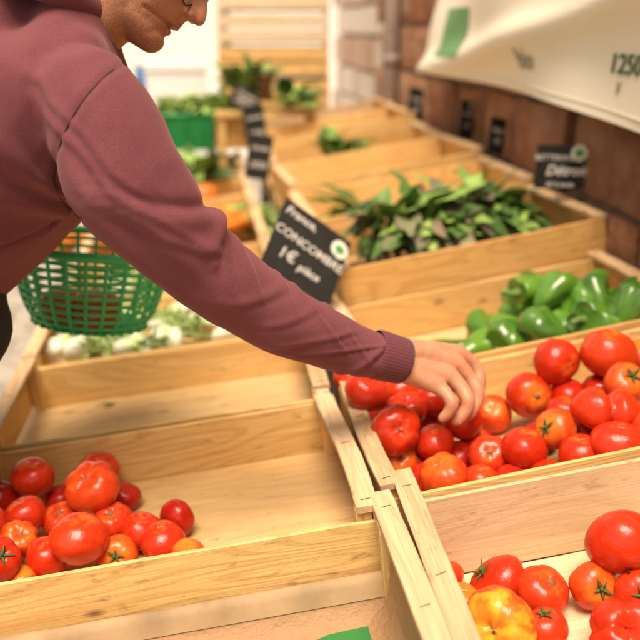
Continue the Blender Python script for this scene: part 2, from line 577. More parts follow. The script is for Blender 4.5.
def crate(label, fr, u0, u1, v0, v1, h=0.0, H=.128, side=PINE, rail=RAILW, endm=PINE, floor=FLOORW, yaw=0.0, drop=.028,
          planks=1, plank_h=.090, group=None, over=(0, 0, 0, 0), rail_w=.031, bendl=0.0, bendr=0.0, gap_boards=False, staples=True):
    """open wooden market crate; rim of its end rails at height h over the stall frame.
    over = how far the left rail / right rail stick out at front and back"""
    Wd, D = u1 - u0, v1 - v0
    o = fr.pt((u0 + u1) / 2, (v0 + v1) / 2, h - H)
    M = Matrix((fr.c.to_4d(), fr.d.to_4d(), fr.n.to_4d(), (0, 0, 0, 1))).transposed()
    for i in range(3): M[3][i] = 0
    M = Matrix.Translation(o) @ M @ Matrix.Rotation(R_(yaw), 4, 'Z')
    root = thing('wooden_crate', label, 'crate', M, group)
    x, y = Wd / 2, D / 2
    board('floor_board', Wd - .012, D - .016, .004, floor, root, Tm(0, 0, .010))
    for sx in (-1, 1):
        for sy in (-1, 1):
            board('corner_post', H - .0125, .022, .022, PINE, root, Tm(sx * (x - .019), sy * (y - .018), (H - .0125) / 2 + .001) @ Matrix.Rotation(R_(-90), 4, 'Y'))
        board('end_board', D - .003, .088, .006, endm, root, Tm(sx * (x - .0040), 0, H - .0115 - .045) @ RZ90 @ RX90)
        of, ob = (over[0], over[1]) if sx < 0 else (over[2], over[3])
        rl = board('top_rail', D + of + ob, rail_w, .0105, rail, root, Tm(sx * (x - rail_w / 2 + .002), (ob - of) / 2, H - .0052) @ RZ90,
                   bend=(bendl if sx < 0 else bendr), twist=rnd.uniform(-.03, .03))
        if staples:
            for yy in (-(D / 2) + .018, rnd.uniform(-.03, .03), (D / 2) - .02):
                a = rnd.uniform(-.3, .3)
                q = Vector((math.sin(a), math.cos(a), 0)) * .006
                cc = Vector((yy, 0, .0054))
                MB().tube([cc - q, cc + q], .0007, 5).build('staple', STAPLE, rl)
    for sy in (-1, 1):
        if planks == 1:
            board('side_plank', Wd - .006, plank_h, .0065, side, root, Tm(0, sy * (y - .0033), H - drop - plank_h / 2) @ RX90, twist=rnd.uniform(-.012, .012))
        else:
            hh = (plank_h - .008 * (planks - 1)) / planks
            for k in range(planks):
                board('side_plank', Wd - .006, hh, .0065, side, root, Tm(0, sy * (y - .0033), H - drop - hh / 2 - k * (hh + .008)) @ RX90)
    return root


# right column
c1 = crate('pale crate of big ripe tomatoes in the bottom right corner', FR, .034, .70, -.40, .012, side=POPLAR, endm=POPLAR, floor=POPLAR, yaw=-2.0, H=.158, drop=.020, plank_h=.127,
           over=(0, .055, 0, 0), rail_w=.030)
c2 = crate('crate heaped with red tomatoes under the reaching hand', FR, .019, .70, .045, .462, side=PINE, yaw=0, drop=.026, bendl=.004, rail_w=.030)
c3 = crate('crate of green peppers behind the heap of tomatoes', FR, .075, .715, .472, .885, side=OLDW, endm=OLDW, yaw=1.5, drop=.018, plank_h=.098)
c4 = crate('crate of dark leafy beet greens behind the peppers', FR, .095, .735, .905, 1.33, h=.076, H=.15, side=OLDW, endm=OLDW, yaw=2.0, drop=.010, plank_h=.090)
c4b = crate('crate behind the beet greens, with one green cucumber leaf over its edge', FR, .085, .725, 1.345, 1.76, h=.10, H=.17, side=PINE, endm=PINE, yaw=1, drop=.012, plank_h=.08)
c6 = crate('blurred empty crate just in front of the lone tuft of green leaves', FR, .075, .715, 1.775, 2.2, h=.125, H=.19, side=PINE, endm=OLDW, drop=.012, yaw=3, plank_h=.075, staples=False)
c6b = crate('blurred crate holding the lone tuft of light green leaves', FR, .07, .71, 2.235, 2.65, h=.125, H=.19, side=OLDW, drop=.012, yaw=-1, plank_h=.075, staples=False)
c6c = crate('blurred empty crate second from the far end by the wall', FR, .07, .71, 2.665, 3.08, h=.16, H=.225, side=PINE, drop=.012, yaw=2, plank_h=.075, staples=False)
c6d = crate('blurred crate at the far end of the row by the wall', FR, .08, .72, 3.095, 3.50, h=.16, H=.225, side=POPLAR, drop=.012, plank_h=.075, staples=False)
# left column
c9 = crate('paper lined crate at the bottom edge of the photo', FL, -.575, .030, -.43, -.012, h=.0, H=.165, side=POPLAR, yaw=0, drop=.100, over=(0, 0, 0, .045), plank_h=.05)
c5 = crate('half empty crate with a pile of tomatoes at its left end', FL, -.60, .008, .0, .412, side=PINE, endm=POPLAR, yaw=0, drop=.024, bendr=.006, plank_h=.094)
c7 = crate('empty crate below the green basket', FL, -.605, .006, .432, .815, side=PINE, endm=OLDW, yaw=-.8, drop=.026, plank_h=.092)
c8 = crate('crate of white fennel right behind the empty crate', FL, -.605, -.008, .835, 1.25, side=PINE, endm=OLDW, drop=.03)
c8b = crate('second crate of white fennel, mostly behind the arm', FL, -.60, -.01, 1.265, 1.68, side=PINE, drop=.03, staples=False)
c10 = crate('crate of orange pumpkins seen through the basket', FL, -.60, -.01, 1.70, 2.11, side=OLDW, drop=.03, staples=False)
c11 = crate('crate of orange carrots beside the elbow of the sleeve', FL, -.60, -.01, 2.13, 2.54, side=OLDW, drop=.03, staples=False)
c12 = crate('crate of green leaves in front of the green plastic crate', FL, -.60, -.01, 2.56, 2.97, side=PINE, drop=.03, staples=False)
c13 = crate('pale closed front crate that carries the green plastic crate', FL, -.60, -.01, 2.99, 3.40, h=.03, H=.16, side=POPLAR, drop=.012, planks=1, plank_h=.13, staples=False)


# sloping stall tables under the crates
def table(label, fr, u0, u1, v0, v1, h):
    root = thing('stall_table', label, 'table', Matrix.Translation(Vector((fr.pt((u0 + u1) / 2, (v0 + v1) / 2, h)[0], fr.pt(0, (v0 + v1) / 2)[1], 0))))
    base = root.matrix_world.translation.copy()
    M = Matrix((fr.c.to_4d(), fr.d.to_4d(), fr.n.to_4d(), (0, 0, 0, 1))).transposed()
    for i in range(3): M[3][i] = 0
    top = board('tabletop', v1 - v0, u1 - u0, .018, TABLEW, root, Matrix.Identity(4))
    top.matrix_local = Matrix.Translation(fr.pt((u0 + u1) / 2, (v0 + v1) / 2, h - .0105) - base) @ M @ RZ90
    for u in (u0 + .04, u1 - .04):
        for v in (v0 + .05, v1 - .05):
            p = fr.pt(u, v, h - .021)
            hh = p.z - .012
            l = board('leg', hh, .04, .04, TABLEW, root, Matrix.Identity(4))
            l.matrix_local = Matrix.Translation(Vector((p.x, p.y, hh / 2)) - base) @ Matrix.Rotation(R_(-90), 4, 'Y')


table('low sloping table under the left crates', FL, -.64, .010, 0.0, 3.45, -.130)
table('lower sloping table under the paper lined front crate', FL, -.64, .030, -.45, -.004, -.167)
table('sloping table under the tomato and pepper crates by the wall', FR, .05, .74, .025, .90, -.130)
table('lower sloping table under the front tomato crate', FR, .045, .74, -.45, .0, -.160)
table('raised sloping table under the far crates by the wall', FR, .06, .76, .905, 3.52, -.076)

# ------------------------------------------------------------------ tomatoes


def tomato_mesh(seed, ribs=0, obl=.85, amp=.05, irr=.06, dent=.2, nu=40, nv=26, twin=0.0, elong=0.0):
    rr = random.Random(seed)
    ph = rr.uniform(0, 6.28)
    off = Vector((rr.uniform(-50, 50), rr.uniform(-50, 50), rr.uniform(-50, 50)))
    ampk = [rr.uniform(.5, 1.3) for _ in range(max(ribs, 1))]
    v, f = [], []
    for i in range(nv + 1):
        a = math.pi * i / nv
        for j in range(nu):
            b = 2 * math.pi * j / nu
            d = Vector((math.sin(a) * math.cos(b), math.sin(a) * math.sin(b), math.cos(a)))
            r = 1 + irr * (mnoise.noise(d * 1.1 + off)) * 1.6
            z = d.z * obl
            if ribs:
                q = (b * ribs / 6.283 + ph) % ribs
                w = abs(math.cos(math.pi * (q % 1 - .5)))
                k = ampk[int(q) % ribs]
                r *= 1 - amp * k * (1 - w) ** 2 * (max(math.sin(a), 0) ** .5) * (1.35 if d.z > 0 else .75)
            z -= dent * math.exp(-(a / .36) ** 2) * (1 + .2 * math.cos(3 * b + ph))
            z += dent * .35 * math.exp(-((math.pi - a) / .3) ** 2)
            x_, y_ = d.x * r, d.y * r
            if twin: 
                x_ *= 1 + twin * .35
                r2 = 1 - twin * .42 * math.exp(-(d.x / .16) ** 2)
                y_ *= r2; z *= r2
            if elong: x_ *= 1 + elong
            v.append((x_, y_, z * (1 + (r - 1) * .6)))
    for i in range(nv):
        for j in range(nu):
            f.append((i * nu + j, (i + 1) * nu + j, (i + 1) * nu + (j + 1) % nu, i * nu + (j + 1) % nu))
    me = from_pydata(v, f)
    bm = bmesh.new(); bm.from_mesh(me)
    bmesh.ops.remove_doubles(bm, verts=bm.verts, dist=1e-4)
    bm.to_mesh(me); bm.free()
    me.polygons.foreach_set('use_smooth', [True] * len(me.polygons))
    return me


TM = {'round': [tomato_mesh(s, 0, .88, irr=.05, dent=.1) for s in (1, 2, 3, 4)],
      'oblate': [tomato_mesh(s, 6, .78, .045, .05, .16) for s in (11, 12, 13)],
      'rib': [tomato_mesh(s, k, .74, .085, .08, .2) for s, k in ((21, 7), (22, 9), (23, 6))],
      'twin': [tomato_mesh(31, 0, .85, irr=.05, dent=.1, twin=1.0)],
      'long': [tomato_mesh(41, 0, .82, irr=.05, dent=.1, elong=.22)],
      'curl': [tomato_mesh(51, 4, .66, .30, .12, .35)]}
TOPZ = {'round': .79, 'oblate': .63, 'rib': .51, 'twin': .74, 'long': .73, 'curl': .36}


def calyx_mesh(seed, n=5, ln=.42):
    rr = random.Random(seed)
    mb = MB()
    mb.tube([(0, 0, -.08), (0.01, 0, .06), (.05, .02, .15)], [.085, .06, .07], 8)
    for k in range(n):
        a = 2 * math.pi * k / n + rr.uniform(-.2, .2)
        L = ln * rr.uniform(.75, 1.2)
        up = rr.uniform(.02, .22)
        d = Vector((math.cos(a), math.sin(a), 0)); s = Vector((-math.sin(a), math.cos(a), 0))
        pts = []
        for q in range(5):
            tt = q / 4
            w = .085 * (1 - tt) ** .7 + .004
            c = d * (L * tt) + Vector((0, 0, .02 + up * tt ** 1.6 * 1.0 + .05 * math.sin(tt * 3)))
            pts.append((c - s * w, c + s * w + Vector((0, 0, .0)), c + Vector((0, 0, .03 * (1 - tt) + .006))))
        v = [p for tr in pts for p in tr]
        f = []
        for q in range(4):
            for e in range(3):
                e2 = (e + 1) % 3
                f.append((q * 3 + e, q * 3 + e2, (q + 1) * 3 + e2, (q + 1) * 3 + e))
        mb.add(v, f)
    return mb.mesh()


def scar_mesh(seed, r=.13):
    rr = random.Random(seed)
    mb = MB()
    v = [(0, 0, .02)]; n = 14
    for k in range(n):
        a = 2 * math.pi * k / n; q = r * rr.uniform(.75, 1.35)
        v.append((q * math.cos(a), q * math.sin(a), .03))
    for k in range(n):
        a = 2 * math.pi * k / n
        v.append((r * .9 * math.cos(a), r * .9 * math.sin(a), -.06))
    f = [(0, 1 + k, 1 + (k + 1) % n) for k in range(n)] + [(1 + k, 1 + n + k, 1 + n + (k + 1) % n, 1 + (k + 1) % n) for k in range(n)]
    mb.add(v, f)
    return mb.mesh()


CAL = [calyx_mesh(s) for s in (1, 2, 3)]
for c_ in CAL: c_.polygons.foreach_set('use_smooth', [True] * len(c_.polygons))
SCR = [scar_mesh(s) for s in (1, 2, 3)]

COLR = {'r': T_RED, 'd': T_DEEP, 'o': T_ORANGE, 'y': T_YELLOW, 'b': T_BICOL}


def stem_dir(sx, sy):
    q = sx * sx + sy * sy
    if q <= 1: return (RT * sx + UP * sy - FW * math.sqrt(1 - q)).normalized()
    return (RT * sx + UP * sy + FW * .5).normalized()


TOMS = []          # every tomato is one of its own


def toms(fr, floor_h, rows, group):
    for row in rows:
        x, y, d, lay, shp, colr, sx, sy, top, label = row
        h = floor_h + lay
        P, Z = fr.pix(x, y, h + .03)
        r = d / 2 * Z / F_PX
        P, Z = fr.pix(x, y, h + r * .86)
        r = d / 2 * Z / F_PX
        TOMS.append(dict(P=P, r=r, fr=fr, floor=floor_h, lay=lay, shp=shp, col=colr, dir=stem_dir(sx, sy), top=top, label=label, group=group))


# x, y, diameter px in the photo | height over crate floor (m) | shape | colour | stem direction | top: c calyx, s scar, n none
GL = 'tomatoes piled at the left end of the half empty crate'
toms(FL, -.114, [
    (33, 477, 43, .045, 'round', 'r', .1, .9, 'n', 'plain round tomato at the top left of the pile in the half empty crate'),
    (28, 515, 41, .03, 'round', 'r', -.3, .9, 'n', 'round tomato just below the top left one in the left pile'),
    (60, 520, 40, .01, 'oblate', 'y', .0, .75, 's', 'orange shouldered tomato in the middle of the left pile'),
    (94, 489, 53, .045, 'rib', 'r', -.2, .6, 's', 'big ribbed tomato with pale stem scar on top of the left pile'),
    (99, 470, 40, .02, 'oblate', 'r', .2, .8, 'n', 'tomato peeping out behind the big ribbed one in the left pile'),
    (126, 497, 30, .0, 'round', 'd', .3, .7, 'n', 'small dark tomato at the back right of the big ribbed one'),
    (77, 540, 56, .03, 'round', 'r', .1, .95, 'n', 'largest smooth shiny tomato at the front of the left pile'),
    (114, 520, 40, .012, 'oblate', 'r', .0, .75, 's', 'tomato with brown stem scar right of the largest smooth one'),
    (140, 531, 42, .0, 'round', 'r', .2, .9, 'n', 'plain tomato in the right part of the left pile beside the front plank'),
    (118, 555, 40, .0, 'oblate', 'o', .05, .15, 'c', 'orange red tomato with green calyx facing the viewer at the front plank'),
    (166, 543, 44, .0, 'round', 'r', -.1, .9, 'n', 'pinkish red tomato half hidden by the front plank near the right end'),
    (177, 519, 39, .0, 'oblate', 'd', -.62, -.25, 'c', 'dark red tomato lying apart at the right end of the left pile'),
    (41, 562, 43, .01, 'round', 'r', .0, .9, 'n', 'tomato low at the front plank left of the largest smooth one'),
    (19, 539, 38, .03, 'rib', 'o', .3, .6, 's', 'cracked orange red tomato near the left edge of the left pile'),
    (9, 568, 45, .02, 'rib', 'r', .55, .45, 'c', 'tomato with dark green calyx at the lower left photo edge'),
    (1, 497, 38, .02, 'round', 'd', .0, .9, 'n', 'dark tomato cut by the left photo edge at the back of the left pile'),
    (60, 499, 30, .0, 'round', 'd', .0, .9, 'n', 'dark tomato in the shade between the two top ones of the left pile'),
    (22, 580, 36, .0, 'round', 'o', .0, .9, 'n', 'orange tomato only its top shows over the front plank at lower left'),
    (184, 553, 34, .0, 'round', 'o', .0, .9, 'n', 'tomato whose top edge just shows over the front plank, rightmost of the left pile'),
    (-6, 524, 34, .03, 'round', 'r', .0, .9, 'n', 'tomato barely inside the left photo edge halfway up the left pile'),
], GL)

GM = 'tomatoes heaped in the crate under the hand'
toms(FR, -.114, [
    (367, 391, 47, .098, 'oblate', 'r', .3, .8, 'n', 'large smooth tomato lying over the rail under the sleeve cuff'),
    (349, 377, 32, .085, 'round', 'r', .0, .9, 'n', 'tomato under the sleeve, leftmost of the heap by the rail'),
    (401, 390, 36, .06, 'round', 'r', .0, .9, 'n', 'tomato in shade under the wrist'),
    (396, 430, 49, .072, 'rib', 'y', .12, .12, 's', 'ribbed tomato with yellow star scar facing the viewer, left of the heap'),
    (407, 409, 40, .055, 'rib', 'r', -.2, .8, 'n', 'folded red tomato between wrist and the ribbed one with the yellow star'),
    (403, 464, 37, .02, 'oblate', 'o', .1, .35, 's', 'small orange tomato with dry stem behind the end of the pale rail'),
    (436, 446, 39, .03, 'round', 'r', -.2, .9, 'n', 'shiny round red tomato right below the fingertips'),
    (433, 418, 36, .015, 'round', 'r', .0, .9, 'n', 'tomato low in the gap left of the little finger'),
    (466, 431, 40, .028, 'round', 'r', .15, .75, 'c', 'tomato with small green calyx touched by the fingertips'),
    (440, 484, 48, .012, 'rib', 'o', -.3, .8, 'n', 'orange ribbed tomato at the left end behind the pale plank'),
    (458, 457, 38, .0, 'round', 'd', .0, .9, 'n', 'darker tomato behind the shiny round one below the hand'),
    (492, 414, 40, .0, 'round', 'y', -.05, .5, 'n', 'tomato with yellow top right of the hand on the bare crate floor'),
    (529, 395, 45, .03, 'round', 'r', .18, .02, 's', 'tomato with pale yellow stem scar facing the viewer, left end of the right heap'),
    (557, 362, 47, .075, 'round', 'r', .5, -.2, 'n', 'smooth tomato topmost against the back plank left of the biggest one'),
    (607, 358, 54, .075, 'round', 'r', .1, .9, 'n', 'biggest tomato on top of the right heap against the back plank'),
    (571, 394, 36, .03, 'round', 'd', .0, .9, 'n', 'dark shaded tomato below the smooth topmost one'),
    (564, 412, 36, .03, 'round', 'r', .0, .9, 'n', 'half hidden tomato behind the one with the green stalk stub'),
    (553, 431, 42, .045, 'round', 'o', -.72, .12, 'c', 'orange red tomato with a green stalk stub at its left side'),
    (626, 383, 44, .075, 'oblate', 'o', .15, .55, 'c', 'flat orange tomato with green calyx near the right photo edge'),
    (609, 410, 50, .065, 'twin', 'r', .1, .9, 'n', 'double tomato split by a brown scar line at the right'),
    (643, 424, 40, .05, 'round', 'r', .0, .9, 'n', 'tomato cut by the right photo edge right of the double one'),
    (586, 431, 38, .02, 'round', 'r', .0, .9, 'n', 'tomato in the gap between the stalk stub one and the double one'),
    (619, 450, 47, .03, 'long', 'r', .0, .9, 'n', 'long smooth tomato below the double one'),
    (580, 460, 44, .02, 'round', 'r', -.1, .9, 'n', 'round tomato in the front row between the long one and its left neighbour'),
    (528, 463, 46, .01, 'round', 'r', .1, .9, 'n', 'dull red tomato in the front row with bare crate floor above it'),
    (550, 475, 43, .0, 'oblate', 'r', .0, .95, 'n', 'wide tomato low at the pale plank in the middle of the front row'),
    (488, 459, 42, .012, 'oblate', 'y', -.1, .4, 's', 'tomato with yellow star top in the front row below the bare floor'),
    (481, 481, 38, .0, 'round', 'r', .0, .9, 'n', 'red tomato half sunk behind the pale plank below the yellow star one'),
    (428, 497, 30, .0, 'round', 'r', .0, .9, 'n', 'tomato in the corner beside the pale rail end, lowest on the left'),
    (468, 498, 30, .0, 'round', 'd', .0, .9, 'n', 'dark tomato showing a sliver over the pale plank, second from left'),
    (506, 492, 38, .0, 'oblate', 'r', .0, .95, 'n', 'tomato showing a sliver over the pale plank, third from left'),
    (610, 478, 36, .0, 'round', 'o', .0, .9, 'n', 'orange tomato top just over the pale plank below the long one'),
    (639, 470, 40, .0, 'round', 'r', .0, .9, 'n', 'tomato over the pale plank at the right photo edge'),
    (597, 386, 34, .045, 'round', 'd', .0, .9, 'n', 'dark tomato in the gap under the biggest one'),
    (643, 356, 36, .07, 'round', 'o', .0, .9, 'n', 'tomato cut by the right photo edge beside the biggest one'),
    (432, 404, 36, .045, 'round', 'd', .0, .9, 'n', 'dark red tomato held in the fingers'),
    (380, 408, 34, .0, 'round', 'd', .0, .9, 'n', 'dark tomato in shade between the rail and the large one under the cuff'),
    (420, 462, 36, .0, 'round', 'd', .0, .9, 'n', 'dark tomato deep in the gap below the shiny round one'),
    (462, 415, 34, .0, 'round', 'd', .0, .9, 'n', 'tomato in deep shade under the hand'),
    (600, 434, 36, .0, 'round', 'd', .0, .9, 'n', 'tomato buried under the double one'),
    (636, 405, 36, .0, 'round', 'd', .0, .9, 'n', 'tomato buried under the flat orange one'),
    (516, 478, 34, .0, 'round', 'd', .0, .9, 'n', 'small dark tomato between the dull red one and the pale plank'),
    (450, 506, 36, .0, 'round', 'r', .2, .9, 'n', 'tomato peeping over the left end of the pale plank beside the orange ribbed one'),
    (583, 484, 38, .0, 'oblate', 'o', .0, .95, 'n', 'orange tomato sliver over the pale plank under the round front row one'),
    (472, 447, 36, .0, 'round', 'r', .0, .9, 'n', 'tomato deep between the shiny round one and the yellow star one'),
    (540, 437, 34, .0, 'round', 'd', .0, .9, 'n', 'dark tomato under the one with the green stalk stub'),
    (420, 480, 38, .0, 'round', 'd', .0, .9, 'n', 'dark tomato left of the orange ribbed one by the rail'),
], GM)

GN = 'tomatoes in the pale crate in front'
toms(FR, -.143, [
    (494, 586, 52, .0, 'long', 'r', -.75, .62, 'c', 'long red tomato with green calyx at its left end in the front crate'),
    (543, 591, 54, .0, 'oblate', 'r', .3, .72, 's', 'tomato with greenish scar hole and yellow top, centre of the front crate'),
    (596, 586, 50, .0, 'oblate', 'o', .12, .12, 'c', 'orange tomato with green calyx facing the viewer in the front crate'),
    (622, 545, 70, .03, 'round', 'r', .1, -.85, 'c', 'very big tomato resting on others at the right end of the front crate'),
    (637, 592, 48, .0, 'oblate', 'r', -.1, .1, 'c', 'red tomato with large green calyx at the right photo edge in the front crate'),
    (507, 626, 72, .0, 'rib', 'b', -.42, .1, 's', 'yellow and red beefsteak tomato with brown scar at the bottom of the photo'),
    (467, 601, 40, .0, 'round', 'o', .0, .9, 'n', 'orange tomato beside the left rail of the front crate'),
    (451, 574, 26, .0, 'round', 'r', .0, .9, 'n', 'small tomato half hidden by the left rail of the front crate'),
    (626, 632, 68, .0, 'curl', 'r', -.1, .6, 'n', 'deeply folded red tomato in the lower right corner'),
    (538, 630, 44, .0, 'round', 'r', -.2, .9, 'c', 'red tomato squeezed behind the yellow and red beefsteak'),
], GN)

# two tomatoes in the basket are added later; let the piles settle a little: push overlapping neighbours apart
for it in range(40):
    for i, a in enumerate(TOMS):
        for b in TOMS[i + 1:]:
            if a['fr'] is not b['fr']: continue
            dv = b['P'] - a['P']
            dist = dv.length
            need = (a['r'] + b['r']) * .86
            if dist < need and dist > 1e-6:
                q = dv / dist * (need - dist) * .5 * .5
                a['P'] -= q * (.6 if 'held' in a['label'] else 1); b['P'] += q * (.6 if 'held' in b['label'] else 1)
    for a in TOMS:
        n = a['fr'].n
        hh = (a['P'] - P0).dot(n)
        lo = a['floor'] + a['r'] * .84
        if hh < lo: a['P'] += n * (lo - hh)


def place_tomato(q, idx):
    shp = q['shp']
    me = TM[shp][idx % len(TM[shp])]
    mm = me.copy(); mm.materials.clear(); mm.materials.append(COLR['y' if (q['top'] == 's' and q['col'] == 'r') else q['col']])
    o = bpy.data.objects.new('tomato', mm)
    COL.objects.link(o)
    z = q['dir']
    rot = z.to_track_quat('Z', 'Y').to_matrix().to_4x4() @ Matrix.Rotation((idx * 2.399) % 6.283 if shp not in ('twin', 'long') else 0.0, 4, 'Z')
    if shp in ('twin', 'long'):
        xx = (RT - z * RT.dot(z)).normalized(); yy = z.cross(xx)
        rot = Matrix((xx.to_4d(), yy.to_4d(), z.to_4d(), (0, 0, 0, 1))).transposed()
        for i in range(3): rot[3][i] = 0
    r = q['r'] * (1.02 if shp in ('round', 'oblate') else 1.05)
    o.matrix_world = Matrix.Translation(q['P']) @ rot @ Matrix.Diagonal((r, r, r, 1))
    tag(o, q['label'], 'tomato', q['group'])
    tz = TOPZ[shp]
    if q['top'] == 'c':
        k = CAL[idx % 3].copy(); k.materials.append(CALYX)
        c = mobj('calyx', k, CALYX, o); c.location = (0, 0, tz + .01); c.scale = (1.08, 1.08, 1.08)
    elif q['top'] == 's':
        k = SCR[idx % 3].copy()
        c = mobj('stem_scar', k, SCAR, o); c.location = (0, 0, tz + .005)
    if shp == 'twin':
        mb = MB()
        pts = []
        for k in range(13):
            a = R_(-80 + 160 * k / 12)
            pts.append((.012 * math.sin(k * 1.7), -.60 * math.cos(a) * .95, .52 * math.sin(a)))
        mb.tube(pts, .022, 6)
        mb.build('scar_line', SCAR, o)
    return o


for i, q in enumerate(TOMS):
    place_tomato(q, i)

# ------------------------------------------------------------------ peppers


def pepper_mesh(seed, L=.13, r=.033, lobes=3):
    rr = random.Random(seed)
    nu, nv = 30, 26
    v, f = [], []
    ph = rr.uniform(0, 6); bx = rr.uniform(-.02, .03); by = rr.uniform(-.012, .012)
    off = Vector((rr.uniform(-9, 9),) * 3)
    for i in range(nv + 1):
        s = i / nv
        env = max(math.sin(math.pi * min(1, s) ** .55), 0) ** .55 if 0 < s < 1 else .01
        env = env ** .8 * (1.0 - .14 * s)
        dent = .10 * L * math.exp(-(s / .06) ** 2)
        for j in range(nu):
            b = 2 * math.pi * j / nu
            g = abs(math.cos(lobes * (b + ph) / 2)) ** .6
            q = r * env * (.70 + .38 * g) * (1 + .16 * mnoise.noise(Vector((math.cos(b), math.sin(b), s * 4)) + off))
            v.append((L * (s - .5) + (dent if s < .05 else 0), q * math.cos(b) + bx * math.sin(math.pi * s), q * math.sin(b) + by * math.sin(math.pi * s)))
    for i in range(nv):
        for j in range(nu):
            f.append((i * nu + j, i * nu + (j + 1) % nu, (i + 1) * nu + (j + 1) % nu, (i + 1) * nu + j))
    f.append(tuple(range(nu))[::-1]); f.append(tuple(nv * nu + j for j in range(nu)))
    me = from_pydata(v, f)
    me.polygons.foreach_set('use_smooth', [True] * len(me.polygons))
    return me


PM = [pepper_mesh(s, L, r, k) for s, L, r, k in ((1, .105, .036, 3), (2, .095, .040, 4), (3, .125, .034, 3), (4, .09, .041, 3))]
peps = [  # x,y, layer, angle in stall plane (deg), tilt, variant, label
    (541, 289, .075, 15, 6, 2, 'long green pepper lying on top of the pepper heap'),
    (556, 300, .060, 24, 0, 0, 'green pepper just below the long one on top of the heap'),
    (572, 309, .045, 62, 15, 3, 'shiny green pepper standing in the middle of the heap'),
    (592, 322, .040, 40, 25, 1, 'bright pale green pepper at the front of the heap'),
    (523, 312, .02, 80, -20, 3, 'dark green pepper at the left side of the heap'),
    (535, 325, .01, 40, 0, 1, 'light spotted pepper behind the tomato crate plank'),
    (566, 338, .0, 10, 0, 0, 'pepper whose top shows right over the smooth topmost tomato'),
    (494, 330, .0, 100, 0, 0, 'pepper at the foot of the heap nearest the hand'),
    (479, 348, .0, 20, 0, 2, 'low green pepper in front of the pale fleck, between hand and heap'),
    (455, 352, .0, 5, 0, 2, 'green pepper just above the knuckles'),
    (616, 318, .02, 100, 0, 3, 'dark pepper in the right corner of the crate'),
    (637, 318, .045, 30, 10, 1, 'pepper with white shine at the right photo edge'),
    (545, 306, .02, 120, 0, 1, 'pepper deep in the middle of the heap'),
    (584, 304, .02, 20, 0, 2, 'dark pepper at the back of the heap below the right rail'),
    (510, 333, .0, 160, 0, 3, 'pepper lying left below the heap against the plank'),
    (606, 335, .0, 160, 0, 1, 'pepper low behind the biggest tomato'),
    (600, 300, .05, 75, 20, 0, 'dark pepper upright at the back right of the heap'),
    (624, 302, .03, 20, 0, 3, 'dark pepper touching the right board of the crate'),
    (512, 345, .0, 30, 0, 3, 'pepper at the front plank left of the smooth topmost tomato'),
    (548, 330, .035, 110, 10, 3, 'bright pepper leaning in the front middle of the heap'),
    (526, 298, .03, 30, 0, 0, 'dark green pepper at the back left under the long one'),
]
for i, (x, y, lay, ang, tilt, k, lab) in enumerate(peps):
    P, Z = FR.pix(x, y, -.112 + .034 + lay)
    mm = PM[k].copy(); mm.materials.append(PEPPER); mm.transform(Matrix.Scale(1.12, 4))
    o = bpy.data.objects.new('green_pepper', mm); COL.objects.link(o)
    o.matrix_world = Matrix.Translation(P) @ Matrix.Rotation(-FR.th, 4, 'Y') @ Matrix.Rotation(R_(ang + (180 if i % 3 else 0)), 4, 'Z') @ Matrix.Rotation(R_(tilt), 4, 'Y') @ Matrix.Rotation(i * 1.3, 4, 'X')
    tag(o, lab, 'pepper', 'green peppers in the crate behind the tomatoes')
    L = (.105, .095, .125, .09)[k] * 1.12
    mb = MB(); mb.tube([(-L / 2 + .012, 0, 0), (-L / 2 - .004, 0, .001), (-L / 2 - .022, .004, .006)], [.011, .0055, .006], 8)
    mb.build('stem', PEPSTEM, o)

# ------------------------------------------------------------------ leaves


def add_leaf(mb, base, dirv, up, L, Wd, rr, curl=.4, nl=10, nw=7, ruffle=.16):
    d = dirv.normalized()
    s = d.cross(up)
    s = s.normalized() if s.length > 1e-4 else d.orthogonal().normalized()
    n = s.cross(d)
    ph = rr.uniform(0, 6)
    v, f = [], []
    for i in range(nl):
        t_ = i / (nl - 1)
        w = Wd * .5 * (max(math.sin(math.pi * min(1, (t_ * .93 + .04)) ** .8), 0) ** .8) + .0004
        c = base + d * (L * t_) - n * (curl * L * t_ * t_)
        for j in range(nw):
            q = j / (nw - 1) * 2 - 1
            z = .25 * w * abs(q) + ruffle * w * abs(q) * math.sin(ph + 11 * t_ + 2.5 * q) + .10 * w * math.sin(ph * 2 + 23 * t_) * (1 - abs(q))
            v.append(c + s * (q * w) + n * z)
    for i in range(nl - 1):
        for j in range(nw - 1):
            f.append((i * nw + j, i * nw + j + 1, (i + 1) * nw + j + 1, (i + 1) * nw + j))
    mb.add(v, f)


GB = 'bunches of beet greens in the crate behind the peppers'


